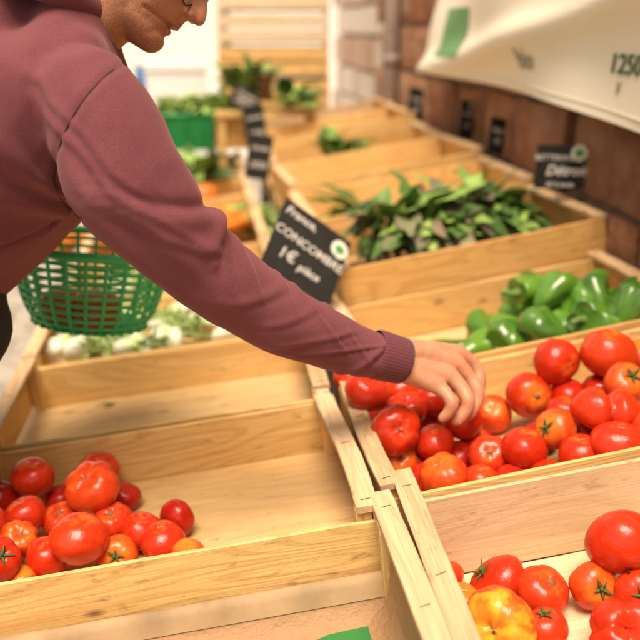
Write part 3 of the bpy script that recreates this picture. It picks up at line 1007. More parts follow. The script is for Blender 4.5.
def bunch(name, label, cat, P, nrm, group, n=16, L=.13, Wd=.07, spread=1.0, lean=Vector((0, 0, 0)), mats=(LEAF_DK,), stemm=STEM_PUR, seed=1, stem_len=.07, updir=.9, ruffle=.2, curl=(.1, .7)):
    rr = random.Random(seed)
    root = thing(name, label, cat, Matrix.Translation(P), group)
    mbs = [MB() for _ in mats]; sb = MB()
    for k in range(n):
        a = 2 * math.pi * k / n * 2.4 + rr.uniform(-.4, .4)
        e = Vector((math.cos(a), math.sin(a), 0)) * spread * rr.uniform(.35, 1.1) + nrm * updir * rr.uniform(.3, 1.1) + lean
        e.normalize()
        b0 = Vector((rr.uniform(-.02, .02), rr.uniform(-.02, .02), 0))
        tip = b0 + e * stem_len * rr.uniform(.6, 1.2)
        sb.tube([b0 - nrm * .004, (b0 + tip) / 2 + nrm * .006, tip + e * L * .45 - nrm * .02 * L], [.0036, .003, .0015], 6)
        add_leaf(mbs[k % len(mats)], tip, e + Vector((rr.uniform(-.3, .3), rr.uniform(-.3, .3), rr.uniform(-.2, .3))), nrm + Vector((rr.uniform(-.5, .5), rr.uniform(-.5, .5), 0)), L * rr.uniform(.7, 1.25), Wd * rr.uniform(.7, 1.2), rr, rr.uniform(*curl), ruffle=ruffle)
    if group == GB:
        for q in [sb] + mbs:
            for i_, p_ in enumerate(q.v):
                w_ = p_ + P - P0
                uu, vv_, hh_ = w_.dot(FR.c), w_.y, w_.dot(FR.n)
                du = dv = 0.0
                vmin = .932 + .035 * uu
                if vv_ < vmin and hh_ < .078: dv = vmin - vv_ + .003
                if uu > .685 and hh_ < .09: du = .685 - uu
                if uu < .13 and hh_ < .09: du = .13 - uu
                if hh_ < -.055: p_ = p_ + FR.n * (-.055 - hh_)
                q.v[i_] = p_ + FR.c * du + Vector((0, dv, 0))
    sb.build('stems', stemm, root)
    for mb, mt in zip(mbs, mats): mb.build('leaves', mt, root)
    return root


for i, (x, y, lay, lab, lean, mats) in enumerate([
    (385, 244, .03, 'leftmost bunch of dark beet greens, drooping over the crate edge beside the black sign', (-.25, -.35, 0), (LEAF_DK, LEAF_PURPLE)),
    (415, 243, .05, 'tallest bunch of purple veined beet greens left of the middle', (0, -.2, .2), (LEAF_DK, LEAF_PURPLE, LEAF_LT)),
    (443, 243, .045, 'bunch of beet greens with a pale yellow leaf at the front', (.1, -.45, 0), (LEAF_LT, LEAF_PURPLE, LEAF_DK)),
    (466, 233, .045, 'bunch of purple stemmed greens in the middle of the crate', (0, -.1, .1), (LEAF_PURPLE, LEAF_DK, LEAF_LT)),
    (490, 231, .035, 'rightmost bright green leafy bunch in front of the right board', (.2, -.25, 0), (LEAF_LT, LEAF_DK)),
    (506, 230, .01, 'low dark leafy bunch above the cucumber at the right', (.35, -.1, -.05), (LEAF_DK,)),
]):
    P, Z = FR.pix(x, y, -.02 + lay)
    bunch('beet_greens', lab, 'leafy greens', P, FR.n, GB, n=(20, 30, 22, 28, 22, 12)[i], L=(.078, .088, .08, .09, .08, .065)[i], Wd=.066, lean=Vector(lean) + Vector((0, -.25, .1)), mats=mats, seed=40 + i, spread=.8, stem_len=.07, updir=.85, ruffle=.6, curl=(.5, 1.5))
P = FR.pt(.335, 2.40, .045)
bunch('leafy_bunch', 'blurred lone tuft of light green leaves in the middle of the far crates', 'leafy greens', P, FR.n, None, n=60, L=.085, Wd=.04, mats=(LEAF_LT, LEAF_DK), seed=71, lean=Vector((.5, 0, .1)), stemm=STALK, spread=1.2, ruffle=.4)
P, Z = FR.pix(378, 218, .0)
bunch('leafy_bunch', 'single arched green leaf spray above the black cucumber sign', 'leafy greens', P, FR.n, None, n=7, L=.13, Wd=.045, mats=(LEAF_DK, LEAF_LT), seed=75, lean=Vector((-1.3, 0, .25)), stemm=STALK, updir=.25, spread=.5)
P, Z = FL.pix(190, 182, -.02)
bunch('leafy_bunch', 'blurred green leaves in the crate between the carrots and the green plastic crate', 'leafy greens', P, FL.n, None, n=26, L=.14, Wd=.08, mats=(LEAF_LT, LEAF_DK), seed=77, stemm=STALK)
P = W(243, 98, 4.1)
bunch('leafy_bunch', 'green leafy plant left of the brown pot before the crate stack', 'leafy greens', P, Vector((0, 0, 1)), None, n=30, L=.13, Wd=.07, mats=(LEAF_DK, LEAF_LT), seed=78, stemm=STALK)
P = W(287, 106, 4.1)
bunch('leafy_bunch', 'green leafy plant right of the brown pot before the crate stack', 'leafy greens', P, Vector((0, 0, 1)), None, n=26, L=.12, Wd=.07, mats=(LEAF_DK, LEAF_LT), seed=79, stemm=STALK, lean=Vector((.4, 0, -.2)))


def cucumber(label, P, ang, tilt=0, L=.2, r=.021):
    mb = MB()
    pts, rad = [], []
    for k in range(12):
        s = k / 11
        pts.append((L * (s - .5), .014 * math.sin(math.pi * s), 0)); rad.append(r * (1 - .35 * (2 * s - 1) ** 4))
    mb.tube(pts, rad, 20)
    o = mb.build('cucumber', CUKE)
    o.matrix_world = Matrix.Translation(P) @ Matrix.Rotation(-FR.th, 4, 'Y') @ Matrix.Rotation(R_(ang), 4, 'Z') @ Matrix.Rotation(R_(tilt), 4, 'Y')
    tag(o, label, 'cucumber')
    mb = MB(); mb.tube([(-L / 2 - .015, 0, 0), (-L / 2 - .028, .002, .003)], [.005, .0035], 8); mb.build('stem', PEPSTEM, o)


cucumber('grey green cucumber lying just right of the black sign', FR.pix(362, 214, .05)[0], 38, -8, .17, .024)
cucumber('dark green cucumber under the leaves at the right of the crate', FR.pix(512, 229, .02)[0], 12, 0)
for x, y, lab in ((381, 228, 'brown beetroot root right of the black sign'), (399, 240, 'brown beetroot root under the leftmost greens')):
    P, Z = FR.pix(x, y, .02)
    mb = MB(); mb.ball((0, 0, 0), (.032, .032, .03)); mb.tube([(0, 0, -.026), (.004, 0, -.045), (.012, 0, -.07)], [.008, .003, .001], 8)
    o = mb.build('beetroot', BEET); o.matrix_world = Matrix.Translation(P) @ Matrix.Rotation(R_(60), 4, 'Y')
    tag(o, lab, 'beetroot')
    mb = MB()
    for k in range(3): mb.tube([(0, 0, .026), (.006 * k - .006, .004, .05), (.012 * k - .012, .01, .08)], .003, 6)
    mb.build('stems', STEM_PUR, o)

# fennel: white bulbs with green stalks
fbm = MB()
v, f = [], []
fbm.ball((0, 0, 0), (.95, .62, 1.05), nu=24, nv=16)
fb = fbm.mesh()
for vv in fb.vertices:
    b = math.atan2(vv.co.y, vv.co.x)
    k = 1 + .05 * math.cos(5 * b)
    vv.co.x *= k; vv.co.y *= k
    if vv.co.z > .3: vv.co.z *= 1.25
fs = MB()
for k, (a, b) in enumerate(((-.35, .05), (.0, -.1), (.33, .1), (.12, .22))):
    fs.tube([(a * .6, b, .8), (a * 1.1, b * 1.5, 1.6), (a * 2.2, b * 3, 2.9)], [.22, .16, .11], 8)
for k in range(26):
    rr = random.Random(k)
    q = Vector((rr.uniform(-.8, .8), rr.uniform(-.7, .7), rr.uniform(1.6, 2.8)))
    add_leaf(fs, q, Vector((rr.uniform(-1, 1), rr.uniform(-1, 1), .8)), Vector((rr.uniform(-.5, .5), .4, 1)), 1.3, .22, rr)
fsm = fs.mesh()
frs = random.Random(5)


def fennel(P, fr, s, label, group):
    me = fb.copy() if False else fb
    o = mobj('fennel_bulb', me, BULB)
    q = Vector((frs.uniform(-1, 1), frs.uniform(-1, 1), frs.uniform(-.1, .3))).normalized()
    o.matrix_world = Matrix.Translation(P) @ q.to_track_quat('Z', 'Y').to_matrix().to_4x4() @ Matrix.Rotation(frs.uniform(0, 6), 4, 'Z') @ Matrix.Diagonal((s, s, s, 1))
    tag(o, label, 'fennel', group)
    mobj('stalks', fsm, STALK, o)


for (x, y) in [(55, 343), (88, 338), (112, 345), (140, 336), (165, 330), (190, 322), (212, 318), (235, 316), (150, 318), (178, 308), (200, 302), (222, 330), (70, 328), (120, 330),
               (98, 325), (62, 316), (108, 312), (132, 318), (160, 322), (58, 325), (85, 322), (148, 343), (205, 312), (175, 336), (128, 346), (75, 346)]:
    P, Z = FL.pix(x + frs.uniform(-3, 3), y + 4, -.045 + frs.uniform(-.02, .008))
    fennel(P, FL, frs.uniform(.024, .034), 'white fennel bulb with pale green stalks in the crate below the basket', 'white fennel bulbs in the crate below the basket')
for k in range(14):
    P = FL.pt(frs.uniform(-.55, -.06), frs.uniform(1.31, 1.63), -.055 + frs.uniform(-.015, .015))
    fennel(P, FL, frs.uniform(.03, .038), 'white fennel bulb in the blurred crate behind the arm', 'white fennel bulbs in the second crate')

P, Z = FL.pix(103, 406, -.112)
mb = MB(); add_leaf(mb, Vector((0, 0, 0)), Vector((1, .3, .1)), Vector((0, 0, 1)), .026, .012, frs, .3); mb.tube([(-.014, -.004, .002), (-.004, 0, .003), (.01, .003, .002)], .0012, 5)
o = mb.build('leaf_scrap', LEAF_DK); o.matrix_world = Matrix.Translation(P + FL.n * .002) @ Matrix.Rotation(-FL.th, 4, 'Y')
tag(o, 'tiny green leaf scrap lying on the bare floor of the empty crate', 'leaf')
# pumpkins and carrots
pk = tomato_mesh(91, 9, .8, .14, .03, .25)
for i, (x, y, lab) in enumerate([(60, 240, 'orange pumpkin behind the left part of the basket'), (95, 238, 'orange pumpkin seen through the back of the basket'), (130, 236, 'orange pumpkin behind the sleeve and the basket'),
                                 (202, 196, 'round orange pumpkin right against the upper sleeve'), (180, 200, 'orange pumpkin hidden behind the upper sleeve')]):
    P, Z = FL.pix(x, y, -.03)
    mm = pk.copy(); mm.materials.append(PUMPKIN)
    o = mobj('pumpkin', mm, PUMPKIN); o.matrix_world = Matrix.Translation(P) @ Matrix.Diagonal((.07, .07, .07, 1)) @ Matrix.Rotation(i, 4, 'Z')
    tag(o, lab, 'pumpkin')
    mb = MB(); mb.tube([(0, 0, .5), (.03, 0, .85), (.12, .03, 1.05)], [.16, .1, .12], 8); mb.build('stem', STALK, o)
cm = MB(); cm.tube([(0, 0, 0), (.05, 0, 0), (.11, .003, 0), (.16, .0, 0)], [.017, .016, .011, .003], 12)
cmm = cm.mesh()
cl = MB()
for k in range(9):
    rr = random.Random(k + 60)
    add_leaf(cl, Vector((-.015, 0, 0)), Vector((-1, rr.uniform(-.6, .6), rr.uniform(-.2, .6))), Vector((0, 0, 1)), rr.uniform(.08, .14), .022, rr)
clm = cl.mesh()
for k in range(16):
    P, Z = FL.pix(228 + 5.0 * (k % 8) - 8, 222 - 8 * (k // 8), -.04 + .012 * (k % 3))
    o = mobj('carrot', cmm, CARROT)
    o.matrix_world = Matrix.Translation(P) @ Matrix.Rotation(R_(200 + frs.uniform(-60, 60)), 4, 'Z')
    tag(o, 'orange carrot with green top in the crate beside the elbow', 'carrot', 'carrots in the crate beside the elbow')
    mobj('carrot_top', clm, LEAF_LT, o)

# green plastic crate with lettuce
Pg = W(178, 146, 4.25)
root = thing('plastic_crate', 'green plastic crate of lettuce on the far left of the stall', 'crate', Matrix.Translation(Pg) @ Matrix.Rotation(R_(-4), 4, 'Z'))
mb = MB()
hw, hd, hh, tk = .17, .14, .155, .006
tp = 1.10
for (x0, y0, x1, y1) in ((-hw, -hd, hw, -hd), (hw, -hd, hw, hd), (hw, hd, -hw, hd), (-hw, hd, -hw, -hd)):
    nx, ny = (y1 - y0), -(x1 - x0); l_ = math.hypot(nx, ny); nx /= -l_; ny /= -l_
    v = [(x0, y0, 0), (x1, y1, 0), (x1 * tp, y1 * tp, hh), (x0 * tp, y0 * tp, hh)]
    w_ = [(p[0] + nx * tk, p[1] + ny * tk, p[2]) for p in v]
    mb.add(v + w_, [(0, 1, 2, 3), (7, 6, 5, 4), (0, 4, 5, 1), (1, 5, 6, 2), (2, 6, 7, 3), (3, 7, 4, 0)])
mb.box((-hw, -hd, -.001), (hw, hd, .006))
mb.build('tub', GREENBOX, root, False)
mb = MB()
q = [(-hw * tp, -hd * tp, hh), (hw * tp, -hd * tp, hh), (hw * tp, hd * tp, hh), (-hw * tp, hd * tp, hh)]
mb.tube(q, .009, 8, closed=True)
mb.build('rim', GREENBOX, root)
mb = MB()
for k in range(4):
    x = -hw * .75 + k * hw * .5
    MB().tube([(x, -hd - .003, .01), (x * tp, -hd * tp - .003, hh - .01)], .005, 6).build('rib', GREENBOX, root)
for i, (x, y, lab) in enumerate([(170, 112, 'pale lettuce head at the left in the green plastic crate'), (188, 108, 'pale lettuce head in the middle of the green plastic crate'), (207, 105, 'pale yellow green lettuce head at the right, over the rim of the green crate'), (226, 110, 'pale green lettuce head right beside the green crate')]):
    P = W(x, y + 6, 4.28)
    bunch('lettuce_head', lab, 'lettuce', P, Vector((0, 0, 1)), None, ruffle=.4, n=34, L=.085, Wd=.085, spread=.9, mats=(LETTUCE,), stemm=STALK, seed=90 + i, stem_len=.02)
# brown pot
P = W(263, 88, 4.05)
root = thing('plant_pot', 'tall brown clay pot between the two leafy plants', 'pot', Matrix.Translation(P))
mb = MB(); mb.tube([(0, 0, -.055), (0, 0, -.02), (0, 0, .03), (0, 0, .045)], [.032, .038, .045, .046], 20, cap=False)
POTM = simple('brown_clay', (.22, .09, .04), .75, .2, 20, .3)
mb.build('pot_body', POTM, root)
mb = MB(); mb.tube([(0, 0, .040), (0, 0, .058)], [.050, .050], 20, cap=False); mb.build('pot_rim', POTM, root)
P = W(238, 146, 4.2)
root = thing('produce_box', 'small brown box beside the green plastic crate', 'box', Matrix.Translation(P))
MB().box((-.10, -.10, 0), (.10, .10, .13)).build('box_body', OLDW, root, False)
MB().box((-.106, -.106, .13), (.106, .106, .142)).build('lid', PINE, root, False)
# supports for the pots: an upturned pale box
P = W(264, 104, 4.1)
for nm, lb, x0, x1 in (('pot_stand', 'pale wooden stand under the brown pot and the plants', -.22, .24),):
    zb = FL.pt(0, 3.0, -.1).z
    root = thing(nm, lb, 'stand', Matrix.Translation((P.x, P.y + .02, zb)))
    hh_ = P.z - zb - .03
    MB().box((x0, -.10, hh_ - .018), (x1, .12, hh_)).build('top_board', PINE, root, False)
    for x in (x0 + .01, x1 - .04):
        MB().box((x, -.09, 0), (x + .03, .11, hh_ - .020)).build('leg', OLDW, root, False)

# ------------------------------------------------------------------ text


def text_mesh(s, size, shear=0.0, offset=0.0, extrude=.0006, spacing=1.0):
    cu = bpy.data.curves.new('txt', 'FONT')
    cu.body = s; cu.size = size; cu.shear = shear; cu.offset = offset; cu.extrude = extrude
    cu.align_x = 'CENTER'; cu.align_y = 'CENTER'; cu.resolution_u = 3; cu.space_character = spacing
    o = bpy.data.objects.new('txt', cu); COL.objects.link(o)
    dg = bpy.context.evaluated_depsgraph_get()
    me = bpy.data.meshes.new_from_object(o.evaluated_get(dg))
    bpy.data.objects.remove(o)
    me.materials.clear()
    return me


def price_sign(label, M, w, h, lines, sticker=None, group=None, pin=True, thick=.003):
    """M: local x right, y up, z towards the reader; origin at the middle of the slate"""
    root = thing('price_sign', label, 'price sign', M, group)
    me = board_mesh(w, h, thick, 900 + len(bpy.data.objects), wob=.0, ch=.0006, nseg=2)
    mobj('slate', me, SLATE, root, False)
    for (s, x, y, size, rot, shear, bold) in lines:
        tm = text_mesh(s, size, shear, bold)
        o = mobj('lettering', tm, CHALK, root, False)
        o.matrix_local = Matrix.Translation((x, y, thick / 2 + .0009)) @ Matrix.Rotation(R_(rot), 4, 'Z')
    if sticker:
        x, y, r = sticker
        mb = MB(); mb.tube([(x, y, thick / 2), (x, y, thick / 2 + .0012)], [r, r], 28, cap=False)
        st_ = mb.build('round_sticker', STICKW, root, False)
        mb = MB(); mb.tube([(x, y, thick / 2 + .0013), (x, y, thick / 2 + .002)], [(r * .42, r * .55)] * 2, 20, cap=False)
        mb.tube([(x - r * .3, y - r * .75, thick / 2 + .0013), (x - r * .3, y - r * .75, thick / 2 + .002)], [(r * .2, r * .1)] * 2, 10, cap=False)
        mb.build('leaf_mark', STICKG, st_, False)
    if pin:
        mb = MB(); mb.tube([(0, -h * .35, -thick / 2 - .002), (0, -h / 2 - .035, -thick / 2 - .003)], .002, 6)
        mb.build('pin', METAL, root)
    return root


def frame_from(xv, yv, P):
    x = xv.normalized(); z = x.cross(yv).normalized(); y = z.cross(x)
    M = Matrix((x.to_4d(), y.to_4d(), z.to_4d(), (0, 0, 0, 1))).transposed()
    for i in range(3): M[3][i] = 0
    M.translation = P
    return M


# big cucumber sign
ZS = 1.93
e1 = (RT * 66 - UP * 43 + FW * 34) * (ZS / F_PX)
e2 = (RT * -23 - UP * 69 - FW * 39) * (ZS / F_PX)
TL = W(286, 197, ZS)
w_, h_ = e1.length, e2.length
Ms = frame_from(e1, -e2, TL + e1 / 2 + e2 / 2)
price_sign('black slate sign CONCOMBRE, tilted in front of the beet greens', Ms, w_, h_, [
    ('France,', -w_ * .23, h_ * .36, h_ * .16, 0, .25, .0004),
    ('CONCOMBRE', -w_ * .0, h_ * .06, h_ * .165, -1, .1, .0003),
    ('1€', -w_ * .24, -h_ * .20, h_ * .22, 3, .2, .0005),
    ('pièce', w_ * .09, -h_ * .245, h_ * .15, 2, .3, .0004),
], (w_ * .375, h_ * .30, h_ * .125))

# beet sign by the wall
Pb = W(561, 167, 2.22)
Mb = frame_from(RT + UP * .0 + FW * .12, UP * .97 + RT * .05 - FW * .25, Pb)
price_sign('black sign with round white sticker by the wall above the beet greens', Mb, .128, .108, [
    ('BETTERAVE', -.018, .022, .0195, 0, 0, .0001),
    ('Détroit', .012, -.009, .034, 0, .35, .0009),
    ('2€ la botte', .0, -.043, .016, 0, .1, .0003),
], (.043, .035, .021))
# slim slates further along the wall
for i, (x, y, Z, w, h, lab) in enumerate([(497, 136, 2.75, .075, .11, 'slim dark slate on the rail, nearest the black sign with the sticker'), (467, 120, 3.1, .075, .13, 'slim dark slate with pale sticker, second along the wall'), (416, 104, 3.75, .09, .13, 'faint grey slate near the pipe, farthest along the wall')]):
    Mx = frame_from(RT * .75 + FW * .66, UP + FW * -.2, W(x, y, Z))
    price_sign(lab, Mx, w, h, [('Salade', 0, h * .15, w * .26, 0, .3, .0005), ('1€', 0, -h * .15, w * .34, 0, .2, .0006)], (w * .2, h * .36, .014) if i == 1 else None)
# hanging column of slates left of centre
for i, (x, y, Z, w, h, a, lab) in enumerate([(245, 99, 3.95, .12, .085, -25, 'small tilted black slate in front of the leafy plant, topmost of three'), (255, 126, 3.5, .085, .165, 14, 'blurred black slate with chalk writing, middle of the three stacked ones'), (259, 157, 3.15, .085, .155, -5, 'blurred black slate with chalk writing, lowest of the three stacked ones')]):
    Mx = frame_from(RT + FW * .35 + UP * math.tan(R_(a)), UP - FW * .25, W(x, y, Z))
    price_sign(lab, Mx, w, h, [('Carottes', 0, h * .2, w * .21, 0, .3, .0005), ('2€50', 0, -h * .18, w * .32, 0, .2, .0006)])
    mb = MB()

# ------------------------------------------------------------------ paper liner in the front left crate
root = thing('paper_liner', 'brown paper liner with a green print folded into the front crate', 'paper liner')
# profile across depth: over the back plank, down inside, along the floor
us = [-.565 + .575 * i / 40 for i in range(41)]


def liner_strip(name, mat, prof, parent, lift=.0, umin=-.565, umax=.004, wob=.0018):
    mb = MB(); n = len(prof); v = []
    for i in range(41):
        u = umin + (umax - umin) * i / 40
        for k, (vv, hh) in enumerate(prof):
            w = wob * mnoise.noise(Vector((u * 9, k * .8, hash(name) % 7 * 0 + 3)))
            v.append(FL.pt(u, vv + w * .5, hh + w + lift))
    f = [(i * n + k, (i + 1) * n + k, (i + 1) * n + k + 1, i * n + k + 1) for i in range(40) for k in range(n - 1)]
    mb.add(v, f)
    return mb.build(name, mat, parent)


liner_strip('paper_sheet', KRAFT, [(-.0215, -.102), (-.024, -.108), (-.030, -.122), (-.040, -.140), (-.060, -.1475), (-.12, -.149), (-.25, -.149), (-.38, -.148), (-.40, -.13)], root)
liner_strip('folded_edge', PAPERLT, [(-.0075, -.0985), (-.014, -.0955), (-.0195, -.0975), (-.0240, -.1055), (-.0290, -.117), (-.0320, -.123)], root, lift=.0016)
# right hand flap going up the end board
mb = MB(); v = []
for i in range(25):
    vv = -.40 + .375 * i / 24
    for k, (u, hh) in enumerate([(.012, -.045), (.009, -.075), (.005, -.105), (-.004, -.133), (-.03, -.146)]):
        w = .0015 * mnoise.noise(Vector((vv * 12, k, 1)))
        v.append(FL.pt(u + w, vv, hh + w))
mb.add(v, [(i * 5 + k, (i + 1) * 5 + k, (i + 1) * 5 + k + 1, i * 5 + k + 1) for i in range(24) for k in range(4)])
mb.build('side_flap', KRAFT, root)
# green printed field
mb = MB(); v = []
for i in range(21):
    for j in range(12):
        s, q = i / 20, j / 11
        u = -.175 + .150 * s
        top = -.075 + .050 * s * s
        vv = top - (.26) * q
        v.append(FL.pt(u + .006 * q, vv, -.1480 + .0016 + .0012 * mnoise.noise(Vector((u * 9, vv * 9, 2)))))
mb.add(v, [(i * 12 + j, i * 12 + j + 1, (i + 1) * 12 + j + 1, (i + 1) * 12 + j) for i in range(20) for j in range(11)])
mb.build('green_print', PAPERGREEN, root)

# ------------------------------------------------------------------ person
Rr, Uu, Ff = RT, UP, FW

# --- sweatshirt shell: torso, shoulders and both sleeves fused into one surface
TOR = [(-185, 338, 1.27, .128, .180), (-100, 247, 1.27, .146, .205), (-34, 176, 1.27, .150, .222), (20, 124, 1.265, .148, .222), (60, 84, 1.26, .112, .195), (76, 44, 1.25, .060, .125), (68, 14, 1.25, .050, .07)]
ARM = [(88, 98, 1.125, .066), (110, 140, 1.125, .0725), (126, 183, 1.13, .0755), (150, 212, 1.145, .0695), (172, 237, 1.165, .0625), (196, 259, 1.19, .0585), (220, 279, 1.21, .0565), (248, 299, 1.24, .0535), (275, 316, 1.265, .0515), (302, 329, 1.29, .0475), (330, 341, 1.315, .0435), (356, 350, 1.335, .0388), (379, 357, 1.35, .0355)]
LARM = [(78, 95, 1.43, .066), (50, 130, 1.47, .068), (10, 175, 1.50, .062), (-18, 205, 1.52, .055), (14, 190, 1.56, .05), (48, 172, 1.585, .044), (68, 163, 1.595, .038)]
arm_pts = [W(x, y, Z) for x, y, Z, r in ARM]


def dense(pts, rad, k=4):
    """smooth resampling of a path with radii (Catmull-Rom)"""
    P, Q = [], []
    n = len(pts)
    for i in range(n - 1):
        p0, p1, p2, p3 = pts[max(i - 1, 0)], pts[i], pts[i + 1], pts[min(i + 2, n - 1)]
        for s in range(k):
            t_ = s / k
            P.append(.5 * ((2 * p1) + (p2 - p0) * t_ + (2 * p0 - 5 * p1 + 4 * p2 - p3) * t_ * t_ + (3 * p1 - p0 - 3 * p2 + p3) * t_ ** 3))
            a, b = rad[i], rad[i + 1]
            Q.append(tuple(x + (y - x) * t_ for x, y in zip(a, b)) if isinstance(a, tuple) else a + (b - a) * t_)
    P.append(pts[-1]); Q.append(rad[-1])
    return P, Q


mb = MB()
tp_, tr_ = dense([W(x, y, Z) for x, y, Z, a, b in TOR], [(a, b) for *_, a, b in TOR])
mb.tube(tp_, tr_, 40, sq=Ff)
ap_, ar_ = dense(arm_pts, [r for *_, r in ARM])
mb.tube(ap_, ar_, 28, cap=True)
lp_, lr_ = dense([W(x, y, Z) for x, y, Z, r in LARM], [r for *_, r in LARM])
mb.tube(lp_, lr_, 22)
mb.ball(W(98, 112, 1.135), .066)
mb.ball(W(70, 80, 1.165), .056)
mb.tube([W(70, 60, 1.17), W(75, 62, 1.25), W(72, 66, 1.36)], [.052, .055, .06], 20)
mb.ball(W(5, 24, 1.25), (.085, .10, .075))
mb.ball(W(-55, 52, 1.25), (.10, .12, .09))
shirt = mb.fused(.0034, 45, .6)
co = mesh_co(shirt); no = mesh_no(shirt)
AP = np.array([tuple(p) for p in ap_]); NA = len(AP)
# parameter along the right sleeve for every vertex (in metres from the shoulder), nearest point of the path
cum = np.concatenate([[0], np.cumsum(np.linalg.norm(np.diff(AP, axis=0), axis=1))])
best = np.full(len(co), 1e9); sarm = np.zeros(len(co)); cen = np.zeros_like(co)
for i in range(NA - 1):
    a, b = AP[i], AP[i + 1]
    ab = b - a; q = np.clip(((co - a) @ ab) / (ab @ ab), 0, 1)
    pr = a + q[:, None] * ab
    d = np.linalg.norm(co - pr, axis=1)
    mk = d < best
    best[mk] = d[mk]; sarm[mk] = cum[i] + q[mk] * np.linalg.norm(ab); cen[mk] = pr[mk]
LA = cum[-1]
tl = sarm / LA
radv = np.interp(sarm, cum, np.array(ar_))
on_arm = np.clip((1.35 - best / radv) / .2, 0, 1)
# photo-plane direction around the sleeve: +1 = upper contour, -1 = lower contour, 0 = facing the viewer
axis = np.gradient(AP, axis=0); axis /= np.linalg.norm(axis, axis=1)[:, None]
fvec = np.array(Ff)
upv = np.cross(axis, fvec); upv /= np.linalg.norm(upv, axis=1)[:, None]
if upv[NA // 2] @ np.array(Uu) < 0: upv = -upv
uvv = np.stack([np.interp(sarm, cum, upv[:, k]) for k in range(3)], axis=1)
rel = (co - cen) / np.maximum(best, 1e-5)[:, None]
cu = np.sum(rel * uvv, axis=1)
facing = np.clip(-(rel @ fvec), -1, 1)
disp = np.zeros(len(co))


def fold(t0, slope, width, amp, c0=-2, c1=2, sharp=1.0, bow=0.0):
    """a cloth fold that crosses the sleeve at t0 (0 shoulder .. 1 cuff), slanted by slope"""
    global disp
    x = (tl - t0 - slope * cu - bow * cu * cu) / width
    ridge = np.exp(-x * x) - .55 * np.exp(-((x - 1.5 * sharp) ** 2) * 1.6)
    win = np.clip((cu - c0) / .25, 0, 1) * np.clip((c1 - cu) / .25, 0, 1)
    disp += amp * ridge * win * on_arm


# elbow bunching (upper side), long drag lines, wrinkles before the cuff
fold(.385, .03, .022, 0.00372, .05, 2, bow=-.03)
fold(.445, -.06, .020, 0.00403, .0, 2)
fold(.50, -.10, .018, 0.00310, -.2, 2)
fold(.55, .10, .020, 0.00211, -.6, 1.0)
fold(.60, -.13, .017, 0.00260, .1, 2)
fold(.67, .10, .016, 0.00161, -.5, .9)
fold(.72, -.10, .014, 0.00211, .2, 2)
fold(.79, .14, .016, 0.00223, -.9, .7)
fold(.845, -.16, .014, 0.00310, -.2, 2)
fold(.885, .18, .013, 0.00285, -1, .6)
fold(.92, -.12, .012, 0.00322, -.4, 2)
fold(.955, .05, .012, 0.00360, -2, 2)
fold(.31, .22, .03, 0.00279, -.8, .6)
fold(.24, .30, .03, 0.00248, -.9, .5)
fold(.17, .32, .028, 0.00223, -1, .4)
# shallow lengthwise folds that run from the armpit along the upper arm
for k, (ph, a, sp) in enumerate(((.0, .0022, 7.0), (1.7, .0012, 12.0))):
    disp += a * np.sin(sp * cu + ph + 5.5 * tl) * on_arm * np.exp(-((tl - .25) / .22) ** 2)
# low frequency lumps of cloth everywhere
nzv = np.array([mnoise.noise(Vector(p) * 13) + .5 * mnoise.noise(Vector(p) * 29) for p in co.tolist()])
disp += nzv * .0028
# torso: drag lines fanning out of the armpit
AX = np.array(W(62, 205, 1.08))
dA = co - AX
pu = dA @ np.array(Rr); pv = dA @ np.array(Uu)
rad_ = np.hypot(pu, pv); ang = np.arctan2(pv, pu)
tors = (1 - on_arm)
disp += tors * .0045 * np.sin(ang * 11) * np.exp(-(rad_ / .16) ** 2) * np.clip(rad_ / .03, 0, 1) * (co @ fvec < np.array(CAM) @ fvec + 1.24)
# crease under the armpit
co2 = co + no * disp[:, None]
# armhole seam: the band where the sleeve is set into the body
px = (co - np.array(CAM)); zz = px @ fvec
xp = 320 + F_PX * (px @ np.array(Rr)) / zz; yp = 320 - F_PX * (px @ np.array(Uu)) / zz
SE = np.array([(136, 60), (122, 64), (105, 76), (88, 94), (74, 114), (63, 136), (57, 156), (54, 176), (57, 192), (66, 206), (80, 219)], float)
near = zz < 1.24
ds = np.full(len(co), 1e9); sgn = np.zeros(len(co))
for i in range(len(SE) - 1):
    a, b = SE[i], SE[i + 1]; ab = b - a
    q = np.clip(((xp - a[0]) * ab[0] + (yp - a[1]) * ab[1]) / (ab @ ab), 0, 1)
    dx, dy = xp - a[0] - q * ab[0], yp - a[1] - q * ab[1]
    ds = np.minimum(ds, np.hypot(dx, dy))
seam = np.exp(-(ds / 1.5) ** 2) * near
groove = np.exp(-(ds / 3.0) ** 2) * near
lip = np.exp(-((ds - 7) / 5.0) ** 2) * near
co2 += no * (-.0013 * groove + .0007 * lip)[:, None]
# the sleeve cloth rides up into one long soft fold from the armpit to the elbow
LF = np.array([(88, 168), (104, 186), (128, 202), (158, 211), (190, 213), (216, 212), (236, 219)], float)
dl = np.full(len(co), 1e9); sl = np.zeros(len(co)); tlp = np.zeros(len(co))
for i in range(len(LF) - 1):
    a, b = LF[i], LF[i + 1]; ab = b - a; L_ = np.hypot(*ab)
    q = np.clip(((xp - a[0]) * ab[0] + (yp - a[1]) * ab[1]) / (ab @ ab), 0, 1)
    dx, dy = xp - a[0] - q * ab[0], yp - a[1] - q * ab[1]
    d = np.hypot(dx, dy); mk = d < dl
    dl[mk] = d[mk]; sl[mk] = (np.sign(ab[0] * dy - ab[1] * dx))[mk]; tlp[mk] = ((i + q) / (len(LF) - 1))[mk]
sd_ = dl * sl                                   # negative above the line, positive below
endw = np.clip(tlp / .25, 0, 1) * np.clip((1.02 - tlp) / .12, 0, 1)
co2 += no * (near * endw * (-.0048 * np.exp(-((sd_ + 6) / 7.0) ** 2) + .0042 * np.exp(-((sd_ - 8) / 10.0) ** 2)))[:, None]
